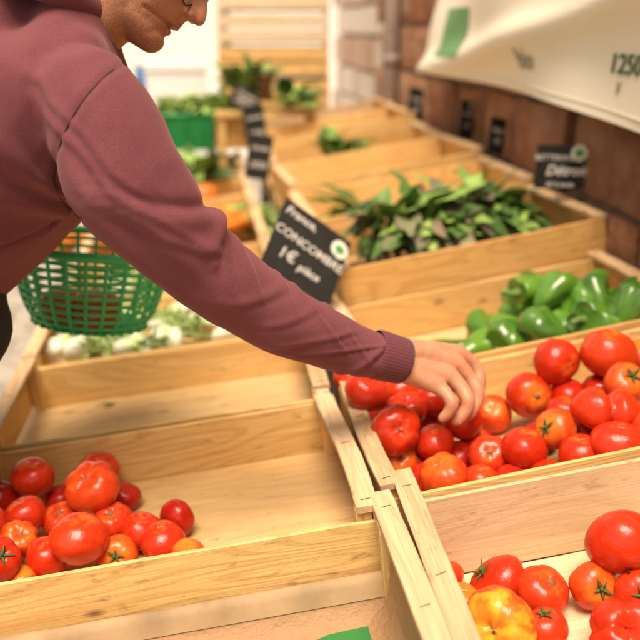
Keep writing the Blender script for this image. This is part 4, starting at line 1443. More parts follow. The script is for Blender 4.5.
# side seam running back from the armpit
SD = np.array([(80, 219), (60, 226), (30, 236), (0, 246), (-60, 280)], float)
ds2 = np.full(len(co), 1e9)
for i in range(len(SD) - 1):
    a, b = SD[i], SD[i + 1]; ab = b - a
    q = np.clip(((xp - a[0]) * ab[0] + (yp - a[1]) * ab[1]) / (ab @ ab), 0, 1)
    ds2 = np.minimum(ds2, np.hypot(xp - a[0] - q * ab[0], yp - a[1] - q * ab[1]))
co2 += no * (-.0022 * np.exp(-(ds2 / 3) ** 2) * near)[:, None]
set_co(shirt, co2)
fattr(shirt, 'seam', np.clip(seam * .3 + .55 * np.exp(-(ds2 / 1.6) ** 2) * near, 0, 1))

hip = W(-165, 318, 1.27)
person = thing('person', 'person in a plum hooded sweatshirt leaning over the crates and reaching for tomatoes', 'person', Matrix.Translation((hip.x, hip.y, 0)))


def pobj(name, me, mat, parent=None):
    """object built in world coordinates, parented under the person"""
    par = parent if parent is not None else person
    o = mobj(name, me, mat, None)
    o.parent = par
    b = person.matrix_world.translation
    me.transform(Matrix.Translation(-b))
    return o


sw = pobj('sweatshirt', shirt, SWEAT)
# sewn line where the sleeve is set in: follows the cloth
from mathutils.bvhtree import BVHTree
bvh = BVHTree.FromPolygons([tuple(p) for p in co2.tolist()], [tuple(q.vertices) for q in shirt.polygons])
sp, sq_ = dense([Vector((a, b, 0)) for a, b in SE.tolist()], [1.0] * len(SE), 6)
line = []
for p in sp:
    dr = ray(p.x, p.y).normalized()
    h_, n_, _i, d_ = bvh.ray_cast(CAM, dr)
    if h_ is not None and d_ < 1.4: line.append(h_ - dr * .0004)
for _ in range(4):
    line = [line[0]] + [(line[i - 1] + line[i] * 2 + line[i + 1]) / 4 for i in range(1, len(line) - 1)] + [line[-1]]
mbs_ = MB(); mbs_.tube(line, .0009, 6)
seam_o = pobj('seam', mbs_.mesh(), SEAMM, sw)


def cuff(pa, pb, ra, rb):
    v, f = [], []
    a = (pb - pa).normalized(); s = a.orthogonal().normalized(); q = a.cross(s)
    prof = [(-.06, .94), (0, 1.0), (.12, 1.015), (.5, 1.01), (.9, 1.0), (1.0, .98), (1.0, .90), (.8, .86)]
    n = 60; rib = []
    for (t_, k) in prof:
        r = (ra + (rb - ra) * t_) * k
        for j in range(n):
            b = 2 * math.pi * j / n
            v.append(pa + (pb - pa) * t_ + (s * math.cos(b) + q * math.sin(b)) * r); rib.append(j / n * 45)
    for i in range(len(prof) - 1):
        for j in range(n): f.append((i * n + j, i * n + (j + 1) % n, (i + 1) * n + (j + 1) % n, (i + 1) * n + j))
    me = from_pydata(v, f)
    fattr(me, 'rib', rib)
    return me


pobj('cuff', cuff(W(375, 354, 1.347), W(403, 361.5, 1.366), .0375, .0355), RIBK, sw)
pobj('cuff', cuff(W(66, 164, 1.592), W(86, 158, 1.60), .038, .035), RIBK, sw)
# hood: a thick roll of cloth around the neck with the bag of the hood lying on the back
HC = W(66, -1, 1.245); h1 = (Rr * .955 - Uu * .30).normalized(); h2 = Ff; h3 = h2.cross(h1)
if h3.dot(Uu) < 0: h3 = -h3
mb = MB()
ring = []; rrad = []
for k in range(36):
    a = 2 * math.pi * k / 36
    ring.append(HC + h1 * (.050 * math.cos(a) - (.02 if math.cos(a) < 0 else 0)) + h2 * (.098 * math.sin(a)) + h3 * (.012 * (1 - math.cos(a)) - .004 * math.sin(3 * a)))
    rrad.append(.021 + .010 * (1 - math.cos(a)) / 2)
mb.tube(ring, rrad, 14, closed=True)
mb.tube([p - h3 * .022 + (p - HC) * .12 for p in ring], [r * 1.05 for r in rrad], 14, closed=True)
hM = Matrix((h1.to_4d(), h2.to_4d(), h3.to_4d(), (0, 0, 0, 1))).transposed().to_3x3()
mb.ball(HC - h1 * .11 + h3 * .0, (.075, .105, .045), hM)
mb.ball(HC - h1 * .15 - h3 * .02, (.06, .10, .05), hM)
hood = mb.fused(.0042, 7, .5)
hc = mesh_co(hood); hn = mesh_no(hood)
hz = np.array([mnoise.noise(Vector(p) * 16) for p in hc.tolist()])
set_co(hood, hc + hn * (hz * .004)[:, None])
fattr(hood, 'seam', np.zeros(len(hc)))
pobj('hood', hood, SWEAT, sw)

# --- body: head, neck, trunk, arms and hands in one continuous skin
CH = W(154, 54, 1.24)                                 # tip of the chin
ta = R_(32)
hx = (Rr * math.cos(ta) - Uu * math.sin(ta)); hy = (Rr * math.sin(ta) + Uu * math.cos(ta)); hz_ = Ff


def H(x, y, z=0.0):                                   # head space in cm: x forward, y up, z sideways
    return CH + (hx * x + hy * y + hz_ * z) * .01


mb = MB()
secs = [(-.35, -.9, -4.5, 1.0), (.1, -.1, -6.2, 2.2), (.8, .35, -7.8, 3.2), (1.8, .40, -9.4, 4.2), (3.0, -.15, -10.2, 5.0), (4.2, .1, -10.8, 5.5), (5.5, .65, -12, 6.0), (7, 1.0, -14, 6.6), (9, .95, -15.5, 7.0), (11, .55, -16.5, 7.2), (12.4, 1.1, -17, 7.4), (13.5, 1.5, -17.3, 7.5), (15, 1.4, -17.7, 7.7), (17, .6, -17.3, 7.5), (19, -1.2, -16, 6.8), (21, -4.2, -13.5, 5), (22.2, -7.5, -10.5, 2.2)]
v, f = [], []; n = 40
for (y, xf, xb, w) in secs:
    mid = xb * .52 + xf * .48; af, abk = xf - mid, mid - xb
    for j in range(n):
        b = 2 * math.pi * j / n
        cx = math.cos(b)
        x = mid + (af if cx > 0 else abk) * (abs(cx) ** .92) * (1 if cx > 0 else -1)
        z = w * math.sin(b) * (1 - .16 * max(cx, 0) ** 2)
        v.append(H(x, y, z))
for i in range(len(secs) - 1):
    for j in range(n): f.append((i * n + j, i * n + (j + 1) % n, (i + 1) * n + (j + 1) % n, (i + 1) * n + j))
f.append(tuple(range(n))[::-1]); f.append(tuple((len(secs) - 1) * n + j for j in range(n)))
mb.add(v, f)
# nose, lips, chin pad, cheeks, brow, ears
mb.tube([H(.6, 11.6), H(1.6, 10), H(2.35, 8.7), H(2.75, 7.6)], [.0072, .0080, .0090, .0095], 14)
mb.ball(H(2.75, 7.35), .0100)
mb.tube([H(.2, 11.4), H(.9, 9.5), H(1.35, 8.2), H(1.3, 7.4)], [.0085, .0105, .0115, .0105], 14)
for s in (-1, 1):
    mb.ball(H(1.75, 7.1, s * 1.2), (.0078, .0078, .0066))
    mb.ball(H(-2.6, 9.0, s * 4.3), (.024, .024, .022))
    mb.ball(H(.6, 12.4, s * 2.6), (.014, .014, .011))
    mb.ball(H(-7.6, 9.6, s * 7.1), (.020, .020, .008), Matrix((hx.to_4d(), hy.to_4d(), hz_.to_4d(), (0, 0, 0, 1))).transposed().to_3x3())
    mb.ball(H(-8.2, 11.4, s * 7.4), (.022, .026, .007), Matrix((hx.to_4d(), hy.to_4d(), hz_.to_4d(), (0, 0, 0, 1))).transposed().to_3x3())
mb.tube([H(-.5, 4.6, -2.1), H(.45, 4.85, -1.0), H(.72, 4.95, 0), H(.45, 4.85, 1.0), H(-.5, 4.6, 2.1)], [.003, .0042, .0045, .0042, .003], 10)
mb.tube([H(-.7, 4.0, -2.0), H(-.2, 3.6, -1.0), H(.0, 3.5, 0), H(-.2, 3.6, 1.0), H(-.7, 4.0, 2.0)], [.003, .0044, .0048, .0044, .003], 10)
mb.ball(H(-.45, 1.45), .0105)
mb.tube([H(.5, 6.9), H(.75, 6.2), H(.75, 5.4)], [.009, .0065, .005], 10)
# neck, trunk and limbs under the clothes
mb.tube([H(-8.5, 7), H(-9.5, 1), H(-11.5, -5), W(62, 62, 1.25)], [.058, .055, .056, .062], 24)
mb.tube([W(62, 70, 1.25), W(20, 124, 1.265), W(-34, 176, 1.27), W(-100, 247, 1.27), W(-165, 318, 1.27)], [.07, .10, .11, .105, .10], 24)
mb.tube([W(70, 75, 1.25), W(90, 95, 1.13)], .04, 16)
mb.tube([W(70, 75, 1.25), W(78, 92, 1.42)], .04, 16)
mb.tube([W(x, y, Z) for x, y, Z, r in ARM], [min(r * .72, .045) for *_, r in ARM[:-3]] + [.030, .028, .027], 18)
mb.tube([W(x, y, Z) for x, y, Z, r in LARM], [.045, .043, .04, .036, .032, .028, .026], 18)


def finger(pts, rads, n=14):
    P, Q = dense([W(*p) for p in pts], [r * 1.06 for r in rads], 4)
    mb.tube(P, Q, n)


# right hand: palm down, fingers hooked over a tomato (photo x, photo y, distance)
wr_a, wr_b = (405, 352, 1.382), (402, 370, 1.366)
KN = {'i': (459, 354, 1.432), 'm': (457, 364, 1.409), 'r': (451, 377, 1.387), 'p': (439, 387, 1.368)}
for k, rr_ in (('i', .0135), ('m', .0145), ('r', .0142), ('p', .0130)):
    kx, ky, kz = KN[k]
    wa = wr_a if k in 'im' else wr_b
    mb.tube([W(385, 357, 1.352), W(*wa), W((wa[0] + kx) / 2 - 1, (wa[1] + ky) / 2 - 1.5, (wa[2] + kz) / 2), W(kx, ky, kz)], [.024, .0205, .0172, rr_], 16)
mb.ball(W(430, 371, 1.395), (.022, .022, .019))
mb.ball(W(426, 366, 1.418), .020)                     # ball of the thumb
finger([KN['i'], (473, 364, 1.440), (479, 377, 1.438), (478, 391, 1.426), (473, 401, 1.414)], [.0128, .0110, .0108, .0098, .0085])
finger([KN['m'], (468, 376, 1.410), (477, 391, 1.404), (475, 405, 1.397), (468, 415, 1.392)], [.0138, .0116, .0114, .0102, .0086])
finger([KN['r'], (461, 388, 1.381), (468, 401, 1.374), (465, 412, 1.372), (457, 420, 1.372)], [.0134, .0112, .0110, .0098, .0083])
finger([KN['p'], (447, 395, 1.360), (452, 404, 1.355), (449, 412, 1.356), (443, 418, 1.360)], [.0120, .0098, .0095, .0086, .0074])
finger([(420, 364, 1.420), (434, 378, 1.446), (446, 391, 1.448), (452, 404, 1.432)], [.0165, .0130, .0115, .0090])
# left hand: fist around the basket handle
HB = (92, 157, 1.605)
mb.tube([W(70, 163, 1.595), W(84, 159, 1.602), W(94, 156, 1.608)], [.026, .026, .028], 16)
mb.ball(W(96, 156, 1.606), (.030, .032, .034))
for k in range(4):
    z0 = 1.572 + .0205 * k
    finger([(100, 148, z0), (112, 151, z0), (114, 161, z0), (106, 168, z0), (98, 168, z0)], [.0115, .011, .0105, .0095, .008])
finger([(90, 150, 1.585), (100, 143, 1.565), (108, 150, 1.560), (112, 158, 1.562)], [.015, .012, .0105, .0085])
body = mb.fused(.0021, 6, .5)
bc = mesh_co(body); bn = mesh_no(body)
hm_ = np.linalg.norm(bc - np.array(H(-6, 10)), axis=1) < .19
ed = np.empty(len(body.edges) * 2, dtype=np.int32); body.edges.foreach_get('vertices', ed); ed = ed.reshape(-1, 2)
ed = ed[hm_[ed[:, 0]] & hm_[ed[:, 1]]]
rawX = (bc - np.array(CH)) @ np.array(hx) * 100; rawY = (bc - np.array(CH)) @ np.array(hy) * 100
keep = np.clip(1 - np.exp(-(((rawX - .3) / 2.4) ** 2 + ((rawY - 4.4) / 3.0) ** 2)) * .9, 0, 1)[:, None]
for _ in range(16):
    acc = np.zeros_like(bc); cnt = np.zeros(len(bc))
    np.add.at(acc, ed[:, 0], bc[ed[:, 1]]); np.add.at(acc, ed[:, 1], bc[ed[:, 0]])
    np.add.at(cnt, ed[:, 0], 1); np.add.at(cnt, ed[:, 1], 1)
    mk = cnt > 2
    bc[mk] += (acc[mk] / cnt[mk][:, None] - bc[mk]) * .5 * keep[mk]
set_co(body, bc); bn = mesh_no(body)
# attributes for the skin colour
rel = (bc - np.array(CH)) * 100
X, Y, Zz = rel @ np.array(hx), rel @ np.array(hy), rel @ np.array(hz_)
lipm = np.clip(1.15 - np.abs(Y - 4.25) / 1.05, 0, 1) * np.clip((X + .7) / .6, 0, 1) * np.clip((2.2 - np.abs(Zz)) / .6, 0, 1) * (np.abs(X) < 4)
head = (np.linalg.norm(rel - np.array([0, 0, 0]), axis=1) < 30)
stub = np.clip((7.2 - Y + (X + 6) * -.15) / 1.5, 0, 1) * (X > -11) * head * (Y > -3)
fattr(body, 'lip', lipm)
fattr(body, 'stubble', stub)
fattr(body, 'tan', head.astype(np.float32))
red = np.zeros(len(bc)); kd = np.zeros(len(bc))
for p, s in [(KN['i'], .014), (KN['m'], .014), (KN['r'], .014), (KN['p'], .013), ((478, 379, 1.43), .012), ((477, 391, 1.40), .012), ((468, 401, 1.37), .012), ((452, 404, 1.35), .011), ((473, 401, 1.414), .012), ((468, 415, 1.392), .012), ((457, 420, 1.372), .012)]:
    d = np.linalg.norm(bc - np.array(W(*p)), axis=1)
    red += np.exp(-(d / s) ** 2); kd += np.exp(-(d / (s * .8)) ** 2)
red += .8 * np.exp(-((X - 3) ** 2 + (Y - 7.7) ** 2 + Zz ** 2) / 2.0) * head
fattr(body, 'red', np.clip(red, 0, 1))
# knuckle creases and tendons on the back of the hand
dd = kd * .0018
for k in 'imrp':
    a = np.array(W(408, 360, 1.37)); b = np.array(W(*KN[k]))
    ab = b - a; q = np.clip(((bc - a) @ ab) / (ab @ ab), .25, 1.0)
    d = np.linalg.norm(bc - (a + q[:, None] * ab + np.array(Uu) * .012), axis=1)
    dd += .0022 * np.exp(-(d / .0060) ** 2) * (q > .3)
hmask = np.exp(-(np.linalg.norm(bc - np.array(W(440, 378, 1.39)), axis=1) / .09) ** 4)
crs = np.array([mnoise.noise(Vector(p) * 90) for p in bc[hmask > .05].tolist()])
dd[hmask > .05] += crs * .0005
# face: creases from nose to mouth, under the cheek, light unevenness
fm = np.where(head)[0]
fn = np.array([mnoise.noise(Vector(p) * 45) * .0007 + mnoise.noise(Vector(p) * 16) * .0012 for p in bc[fm].tolist()])
dd[fm] += fn
for (x0, y0, x1, y1, zc, w, dep) in ((.9, 4.25, -2.9, 3.9, 1.5, .22, .0030), (.4, 7.4, -2.0, 3.2, 2.6, .75, .0017), (-.3, 2.75, .6, 2.6, 0, .5, .0010), (-3.6, 7.6, -3.2, 3.0, 3, .6, .0009), (-5.2, 7.2, -5.0, 2.6, 3, .5, .0007), (-.2, 3.4, -1.2, 1.6, 3.0, .4, .0010), (-3.5, 8.0, -4.6, 3.6, 5.4, .8, .0018)):
    a = np.array([x0, y0]); b = np.array([x1, y1]); ab = b - a
    q = np.clip(((X - a[0]) * ab[0] + (Y - a[1]) * ab[1]) / (ab @ ab), 0, 1)
    d = np.hypot(X - a[0] - q * ab[0], Y - a[1] - q * ab[1])
    dd -= dep * np.exp(-(d / w) ** 2) * head
set_co(body, bc + bn * dd[:, None])
pobj('body', body, SKIN)
NAILM = simple('fingernail', (.60, .34, .24), .3, .1, 60)
for (a_, b_, w_n) in (((478, 391, 1.426), (473, 401, 1.414), .0060), ((475, 405, 1.397), (468, 415, 1.392), .0062), ((465, 412, 1.372), (457, 420, 1.372), .0060)):
    A_, B_ = W(*a_), W(*b_)
    dn = (B_ - A_).normalized()
    out = (RT * .9 - UP * .25 - FW * .35); out = (out - dn * out.dot(dn)).normalized()
    sd_n = dn.cross(out)
    Mn = Matrix((dn.to_4d(), sd_n.to_4d(), out.to_4d(), (0, 0, 0, 1))).transposed().to_3x3()
    mb = MB(); mb.ball(A_ * .25 + B_ * .75 + out * .0072 + dn * .002, (.0072, w_n, .0022), Mn)
    pobj('fingernail', mb.mesh(), NAILM)
# hair, eyes, glasses
mb = MB()
for s in (-1, 1): mb.ball(H(-.85, 10.9, s * 3.1), .0118)
ey_ = pobj('eyes', mb.mesh(), simple('eye_white', (.70, .66, .60), .25, .05, 40))
for s_ in (-1, 1):
    mb = MB(); mb.ball(H(-.16, 10.75, s_ * 3.1), .0058); pobj('iris', mb.mesh(), simple('brown_iris', (.05, .025, .015), .2, .2, 80), ey_)
mb = MB()
v, f = [], []; n = 36
hs = [(y, xf, xb, w) for (y, xf, xb, w) in secs if y >= 9]
for (y, xf, xb, w) in hs + [(22.8, -8, -10, 1)]:
    fr_ = xf + .3 if y > 16.5 else -6.5
    mid = (fr_ + xb) / 2
    for j in range(n):
        b = 2 * math.pi * j / n
        v.append(H(mid + (fr_ - mid if math.cos(b) > 0 else mid - xb + .7) * math.cos(b), y + .25, (w + .45) * math.sin(b)))
for i in range(len(hs)):
    for j in range(n): f.append((i * n + j, i * n + (j + 1) % n, (i + 1) * n + (j + 1) % n, (i + 1) * n + j))
f.append(tuple(range(n))[::-1]); f.append(tuple(len(hs) * n + j for j in range(n)))
mb.add(v, f)
hm = mb.fused(.004, 3)
c0 = mesh_co(hm); n0 = mesh_no(hm)
set_co(hm, c0 + n0 * np.array([mnoise.noise(Vector(p) * 110) * .002 for p in c0.tolist()])[:, None])
pobj('hair', hm, HAIR)
mb = MB()
for s in (-1, 1):
    mb.tube([H(1.3 + .22 * math.sin(a) - .11 * (2.5 + s * 2.5 * math.cos(a)), 9.35 + 1.95 * math.sin(a), s * 3.2 + 2.5 * math.cos(a)) for a in [2 * math.pi * k / 24 for k in range(24)]], .0014, 8, closed=True)
    mb.tube([H(.55, 10.6, s * 5.7), H(-.5, 11.0, s * 6.9), H(-6.5, 11.3, s * 7.9), H(-8.8, 9.4, s * 7.9)], .0016, 8)
mb.tube([H(1.25, 10.4, -.8), H(1.75, 10.7, 0), H(1.25, 10.4, .8)], .0014, 8)
gl = pobj('glasses', mb.mesh(), BLACKPL)
t = NT('spectacle_lens'); LENS = t.set(Base_Color=(.9, .92, .95), Roughness=.02, Transmission_Weight=1.0, IOR=1.05)
for s in (-1, 1):
    mb = MB()
    vv = [H(1.3 + .21 * math.sin(a) - .11 * (2.5 + s * 2.4 * math.cos(a)), 9.35 + 1.85 * math.sin(a), s * 3.2 + 2.4 * math.cos(a)) for a in [2 * math.pi * k / 24 for k in range(24)]]
    mb.add(vv + [p + hx * .001 for p in vv], [tuple(range(24)), tuple(range(24, 48))[::-1]] + [(k, (k + 1) % 24, 24 + (k + 1) % 24, 24 + k) for k in range(24)])
    pobj('lens', mb.mesh(), LENS, gl)
# trousers and shoes
mb = MB()
hipc = hip
fwd = Vector((1, 0, 0)); lat = Vector((0, 1, 0))
mb.tube([hipc + Vector((.112, 0, -.005)), hipc + Vector((.085, 0, -.035)), hipc + Vector((-.02, 0, -.06)), hipc + Vector((-.05, 0, -.14))], [(.13, .17), (.15, .185), (.155, .185), (.13, .18)], 28, sq=lat)
for s in (-1, 1):
    a = hipc + Vector((-.04, s * .09, -.10))
    k_ = Vector((a.x + .06, a.y + s * .01, .52)); e_ = Vector((a.x - .02, a.y + s * .02, .10))
    P, Q = dense([a, a * .5 + k_ * .5, k_, k_ * .5 + e_ * .5, e_], [.098, .088, .072, .068, .066])
    mb.tube(P, Q, 22)
tr = mb.fused(.008, 6)
tc = mesh_co(tr); tn = mesh_no(tr)
set_co(tr, tc + tn * np.array([mnoise.noise(Vector((p[0] * 9, p[1] * 9, p[2] * 18))) * .006 for p in tc.tolist()])[:, None])
pobj('trousers', tr, TROUS)
for s in (-1, 1):
    a = hipc + Vector((-.04, s * .09, -.10))
    e_ = Vector((a.x - .02, a.y + s * .02, 0))
    mb = MB()
    mb.tube([e_ + Vector((-.04, 0, .035)), e_ + Vector((.05, 0, .04)), e_ + Vector((.13, 0, .032)), e_ + Vector((.19, 0, .026))], [(.035, .038), (.04, .04), (.045, .032), (.04, .024)], 18, sq=Vector((0, 0, 1)))
    mb.tube([e_ + Vector((-.02, 0, .04)), e_ + Vector((-.025, 0, .11))], [.042, .045], 16)
    pobj('shoe', mb.fused(.006, 3), SHOE)

# ------------------------------------------------------------------ green basket on the left hand
BC = W(92, 244, 1.60)
Mbk = Matrix.Translation(BC) @ Matrix.Rotation(R_(6), 4, 'Y') @ Matrix.Rotation(R_(-8), 4, 'Z')
bas = thing('shopping_basket', 'green plastic lattice basket hanging from the left hand below the armpit', 'basket', Mbk)
RX, RY, HB_ = .143, .108, .140


def bk(a, s):
    """point of the basket wall: a angle, s 0 rim .. 1 bottom edge"""
    k = 1 - .20 * s - .10 * s ** 6
    return Vector((RX * k * math.cos(a), RY * k * math.sin(a), -HB_ * s))


mb = MB()
NRIB = 26
for k in range(NRIB):
    a = 2 * math.pi * k / NRIB
    P = [bk(a, s / 7) * 1.0 for s in range(8)] + [bk(a, 1.0) * .8 + Vector((0, 0, -HB_ * .23))]
    P[-1] = Vector((bk(a, 1).x * .86, bk(a, 1).y * .86, -HB_ * 1.05))
    mb.tube(P, [(.0026, .0034)] * 9, 6)
rb = mb.build('ribs', GREENPL, bas)
mb = MB()
for i in range(1, 10):
    s = i / 9.4
    mb.tube([bk(2 * math.pi * k / 60, s) for k in range(60)], [(.0018, .0034)] * 60, 6, closed=True, sq=Vector((0, 0, 1)))
mb.build('hoops', GREENPL, bas)
mb = MB(); mb.tube([bk(2 * math.pi * k / 60, 0) for k in range(60)], [(.006, .0075)] * 60, 8, closed=True, sq=Vector((0, 0, 1)))
mb.build('rim', GREENPL, bas)
mb = MB()
for k in range(-7, 8):
    x = k * .014
    y = RY * .72 * math.sqrt(max(0, 1 - (x / (RX * .72)) ** 2))
    if y > .01: mb.tube([(x, -y, -HB_ * 1.03), (x, y, -HB_ * 1.03)], .003, 6)
for k in range(-5, 6):
    y = k * .014
    x = RX * .72 * math.sqrt(max(0, 1 - (y / (RY * .72)) ** 2))
    if x > .01: mb.tube([(-x, y, -HB_ * 1.035), (x, y, -HB_ * 1.035)], .003, 6)
mb.build('bottom_grid', GREENPL, bas)
mb = MB()
hp = Mbk.inverted() @ W(102, 160, 1.605)
P = [(-.130, 0, 0), (-.125, 0, .06), (-.085, 0, .118), (hp.x - .02, hp.y, hp.z + .0), (hp.x + .02, hp.y, hp.z), (.09, 0, .115), (.125, 0, .06), (.130, 0, 0)]
P, Q = dense([Vector(p) for p in P], [.0055] * 8, 5)
mb.tube(P, Q, 10)
mb.build('handle', GREENPL, bas)
for x, y, d, lab in ((61, 306, 44, 'tomato in the basket, the left one of the two'), (96, 311, 52, 'tomato in the basket, the right and larger one of the two')):
    place_tomato(dict(P=W(x, y, 1.605), r=d / 2 * 1.605 / F_PX, shp='round', col='o', dir=Vector((0, 0, 1)), top='n', label=lab, group=None), x)
    TOMS.append(None)

# ------------------------------------------------------------------ wall, banner, pipe
WX = .955
rr = random.Random(3)
v, f, tone = [], [], []
z = 0.0
mbw = MB()
while z < 2.9:
    hgt = rr.uniform(.13, .25)
    y = -.6 + rr.uniform(-.3, 0)
    while y < 4.7:
        ln = rr.uniform(.16, .42)
        g = rr.uniform(.008, .02)
        x0 = WX - rr.uniform(-.012, .016)
        tn_ = min(1, max(0, rr.random() * .7 + max(0, y - 2.9) * .42))  # stones paler towards the far end: sunlight there put into their colour
        nn = 4
        base = len(mbw.v)
        V, Fc = [], []
        nx_, nz_ = 6, 4
        for a in range(nx_ + 1):
            for b in range(nz_ + 1):
                s, q = a / nx_, b / nz_
                edge = min(s, 1 - s, q * hgt / ln + .02, (1 - q) * hgt / ln + .02)
                bul = .012 * (1 - math.exp(-edge * 16))
                py, pz = y + g + (ln - 2 * g) * s, z + g * .7 + (hgt - 1.4 * g) * q
                jit = Vector((0, mnoise.noise(Vector((py * 7, pz * 7, 1))) * .012, mnoise.noise(Vector((py * 7, pz * 7, 5))) * .012))
                V.append(Vector((x0 - bul - .008 * mnoise.noise(Vector((py * 11, pz * 11, 9))), py, pz)) + jit)
        m_ = nz_ + 1
        for a in range(nx_):
            for b in range(nz_): Fc.append((a * m_ + b, a * m_ + b + 1, (a + 1) * m_ + b + 1, (a + 1) * m_ + b))
        # skirt back into the wall
        per = [a * m_ for a in range(nx_ + 1)] + [nx_ * m_ + b for b in range(1, m_)] + [a * m_ + nz_ for a in range(nx_ - 1, -1, -1)] + [b for b in range(nz_ - 1, 0, -1)]
        s0 = len(V)
        for q in per: V.append(V[q] + Vector((.05, 0, 0)))
        for k in range(len(per)): Fc.append((per[k], s0 + k, s0 + (k + 1) % len(per), per[(k + 1) % len(per)]))
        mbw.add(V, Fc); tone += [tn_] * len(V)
        y += ln
    z += hgt
wall = thing('stone_wall', 'rough wall of reddish sandstone blocks along the right side of the stall', 'wall', Matrix.Identity(4))
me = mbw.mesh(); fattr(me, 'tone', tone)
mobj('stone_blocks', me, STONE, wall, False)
MB().box((WX + .012, -1, 0), (WX + .4, 4.75, 2.95)).build('mortar_bed', MORTAR, wall, False)
MB().box((WX - .05, -1, 2.95), (WX + .45, 4.8, 3.05)).build('coping', MORTAR, wall, False)
# second, brighter house front further back
v2 = MB(); tone2 = []
z = 0
while z < 3.2:
    hgt = rr.uniform(.18, .3); y = 4.82
    while y < 7.0:
        ln = rr.uniform(.25, .5)
        V = []
        x0 = WX + .12 - rr.uniform(0, .02)
        for (a, b) in ((0, 0), (1, 0), (1, 1), (0, 1)):
            V.append(Vector((x0, y + .012 + (ln - .024) * a, z + .012 + (hgt - .024) * b)))
        for q in list(V): V.append(q + Vector((.06, 0, 0)))
        v2.add(V, [(0, 3, 2, 1), (0, 1, 5, 4), (1, 2, 6, 5), (2, 3, 7, 6), (3, 0, 4, 7)])
        tone2 += [rr.choice((.75, .9, 1, 1, .6))] * 8
        y += ln
    z += hgt
w2 = thing('house_wall', 'pale pinkish stone house wall beyond the pipe in the background', 'wall', Matrix.Identity(4))
me = v2.mesh(); fattr(me, 'tone', tone2)
mobj('stone_blocks', me, PALEST, w2, False)
MB().box((WX + .15, 4.81, 0), (WX + .5, 7.1, 3.3)).build('mortar_bed', simple('pink_mortar', (.62, .44, .33), .95, .15, 9), w2, False)
MB().box((WX + .02, 4.81, 3.3), (WX + .55, 7.15, 3.4)).build('coping', PLASTER, w2, False)
root = thing('drain_pipe', 'grey drain pipe running down the stone wall left of the banner', 'pipe', Matrix.Translation((WX - .05, 4.28, 0)))
mb = MB(); mb.tube([(0, 0, 0.02), (0, 0, 2.9)], .034, 20, cap=False); mb.build('pipe', PIPEM, root)
for zq in (.5, 1.25, 2.0):
    mb = MB(); mb.tube([(0, 0, zq), (0, 0, zq + .05)], .039, 20, cap=False); mb.build('bracket', PIPEM, root)

# banner cloth
BX = WX - .065


def wallpix(x, y):
    r_ = ray(x, y); p = CAM + r_ * (BX / r_.x); return p.y, p.z


bl = [wallpix(425, 68), wallpix(530, 95), wallpix(640, 131)]
yb = [1.0, bl[2][0], bl[1][0], bl[0][0]]
zb = [bl[2][1] - .02, bl[2][1], bl[1][1], bl[0][1]]
ltop = wallpix(441, 0)
YL, YR, ZT = bl[0][0] - .16, 1.0, 2.02


def cloth(s, q):
    """s 0 right .. 1 left end, q 0 bottom .. 1 top"""
    y = YR + (YL - YR) * s
    z0 = float(np.interp(y, yb, zb))
    z = z0 + (ZT - z0) * q
    y2 = y - .10 * q * s * ((YL - YR) / 2.7)
    a = y2 * .55 + (z - 1.2) * 1.55
    x = BX - .012 + .020 * math.sin(a * 5.2 + .6) + .011 * math.sin(y2 * 7 - z * 9) + .02 * q
    x -= .040 * math.exp(-((z - (1.27 + (3.35 - y2) * .145)) / .045) ** 2)
    return Vector((x, y2, z))


ban = thing('cloth_banner', 'cream cloth banner with green print hanging on the stone wall', 'banner', Matrix.Identity(4))
mb = MB(); ns, nq = 110, 50
v = [cloth(i / ns, j / nq) for i in range(ns + 1) for j in range(nq + 1)]
mb.add(v, [(i * (nq + 1) + j, i * (nq + 1) + j + 1, (i + 1) * (nq + 1) + j + 1, (i + 1) * (nq + 1) + j) for i in range(ns) for j in range(nq)])
mb.build('cloth', CLOTH, ban)
mb = MB()
mb.tube([cloth(i / ns, .028) + Vector((-.001, 0, 0)) for i in range(ns + 1)], .0025, 6)
mb.build('hem', CLOTH, ban)


def on_cloth(name, me, mat, y, z, sc=1.0):
    """lay a flat print on the cloth: its x runs to the right (-Y), its y up"""
    for vv in me.vertices:
        yy, zz = y - vv.co.x * sc, z + vv.co.y * sc
        best_s = (yy - YR) / (YL - YR)
        for _ in range(4):
            z0 = float(np.interp(YR + (YL - YR) * best_s, yb, zb)); qq = (zz - z0) / (ZT - z0)
            p = cloth(best_s, qq); best_s += (yy - p.y) / (YL - YR)
        p = cloth(best_s, qq)
        vv.co = (p.x - .0035 - .0006 * (vv.co.z > 0), yy, zz)
    me.update()
    return mobj(name, me, mat, ban, False)


y_, z_ = wallpix(627, 66)
tm_ = text_mesh('1250€', .058, 0, .001)
tm_.transform(Matrix.Diagonal((1.55, 1, 1, 1)))
on_cloth('lettering', tm_, PRINTDK, y_ + .0, z_)
y_, z_ = wallpix(530, 60)
on_cloth('lettering', text_mesh('bio', .075, 0, .001), PRINTGREY, y_, z_)
y_, z_ = wallpix(615, 86)
on_cloth('lettering', text_mesh('v', .06, 0, .0), PRINTGREY, y_, z_)
y0, z0 = wallpix(451, 32); y1, z1 = wallpix(472, 32)
me_ = MB()
gw = (y0 - y1); gh = .155
me_.add([(gw * (i / 8 - .5), gh * (j / 8 - .5), 0) for i in range(9) for j in range(9)], [(i * 9 + j, (i + 1) * 9 + j, (i + 1) * 9 + j + 1, i * 9 + j + 1) for i in range(8) for j in range(8)])
on_cloth('green_logo', me_.mesh(), PRINTGREEN, (y0 + y1) / 2 - .02, z0)

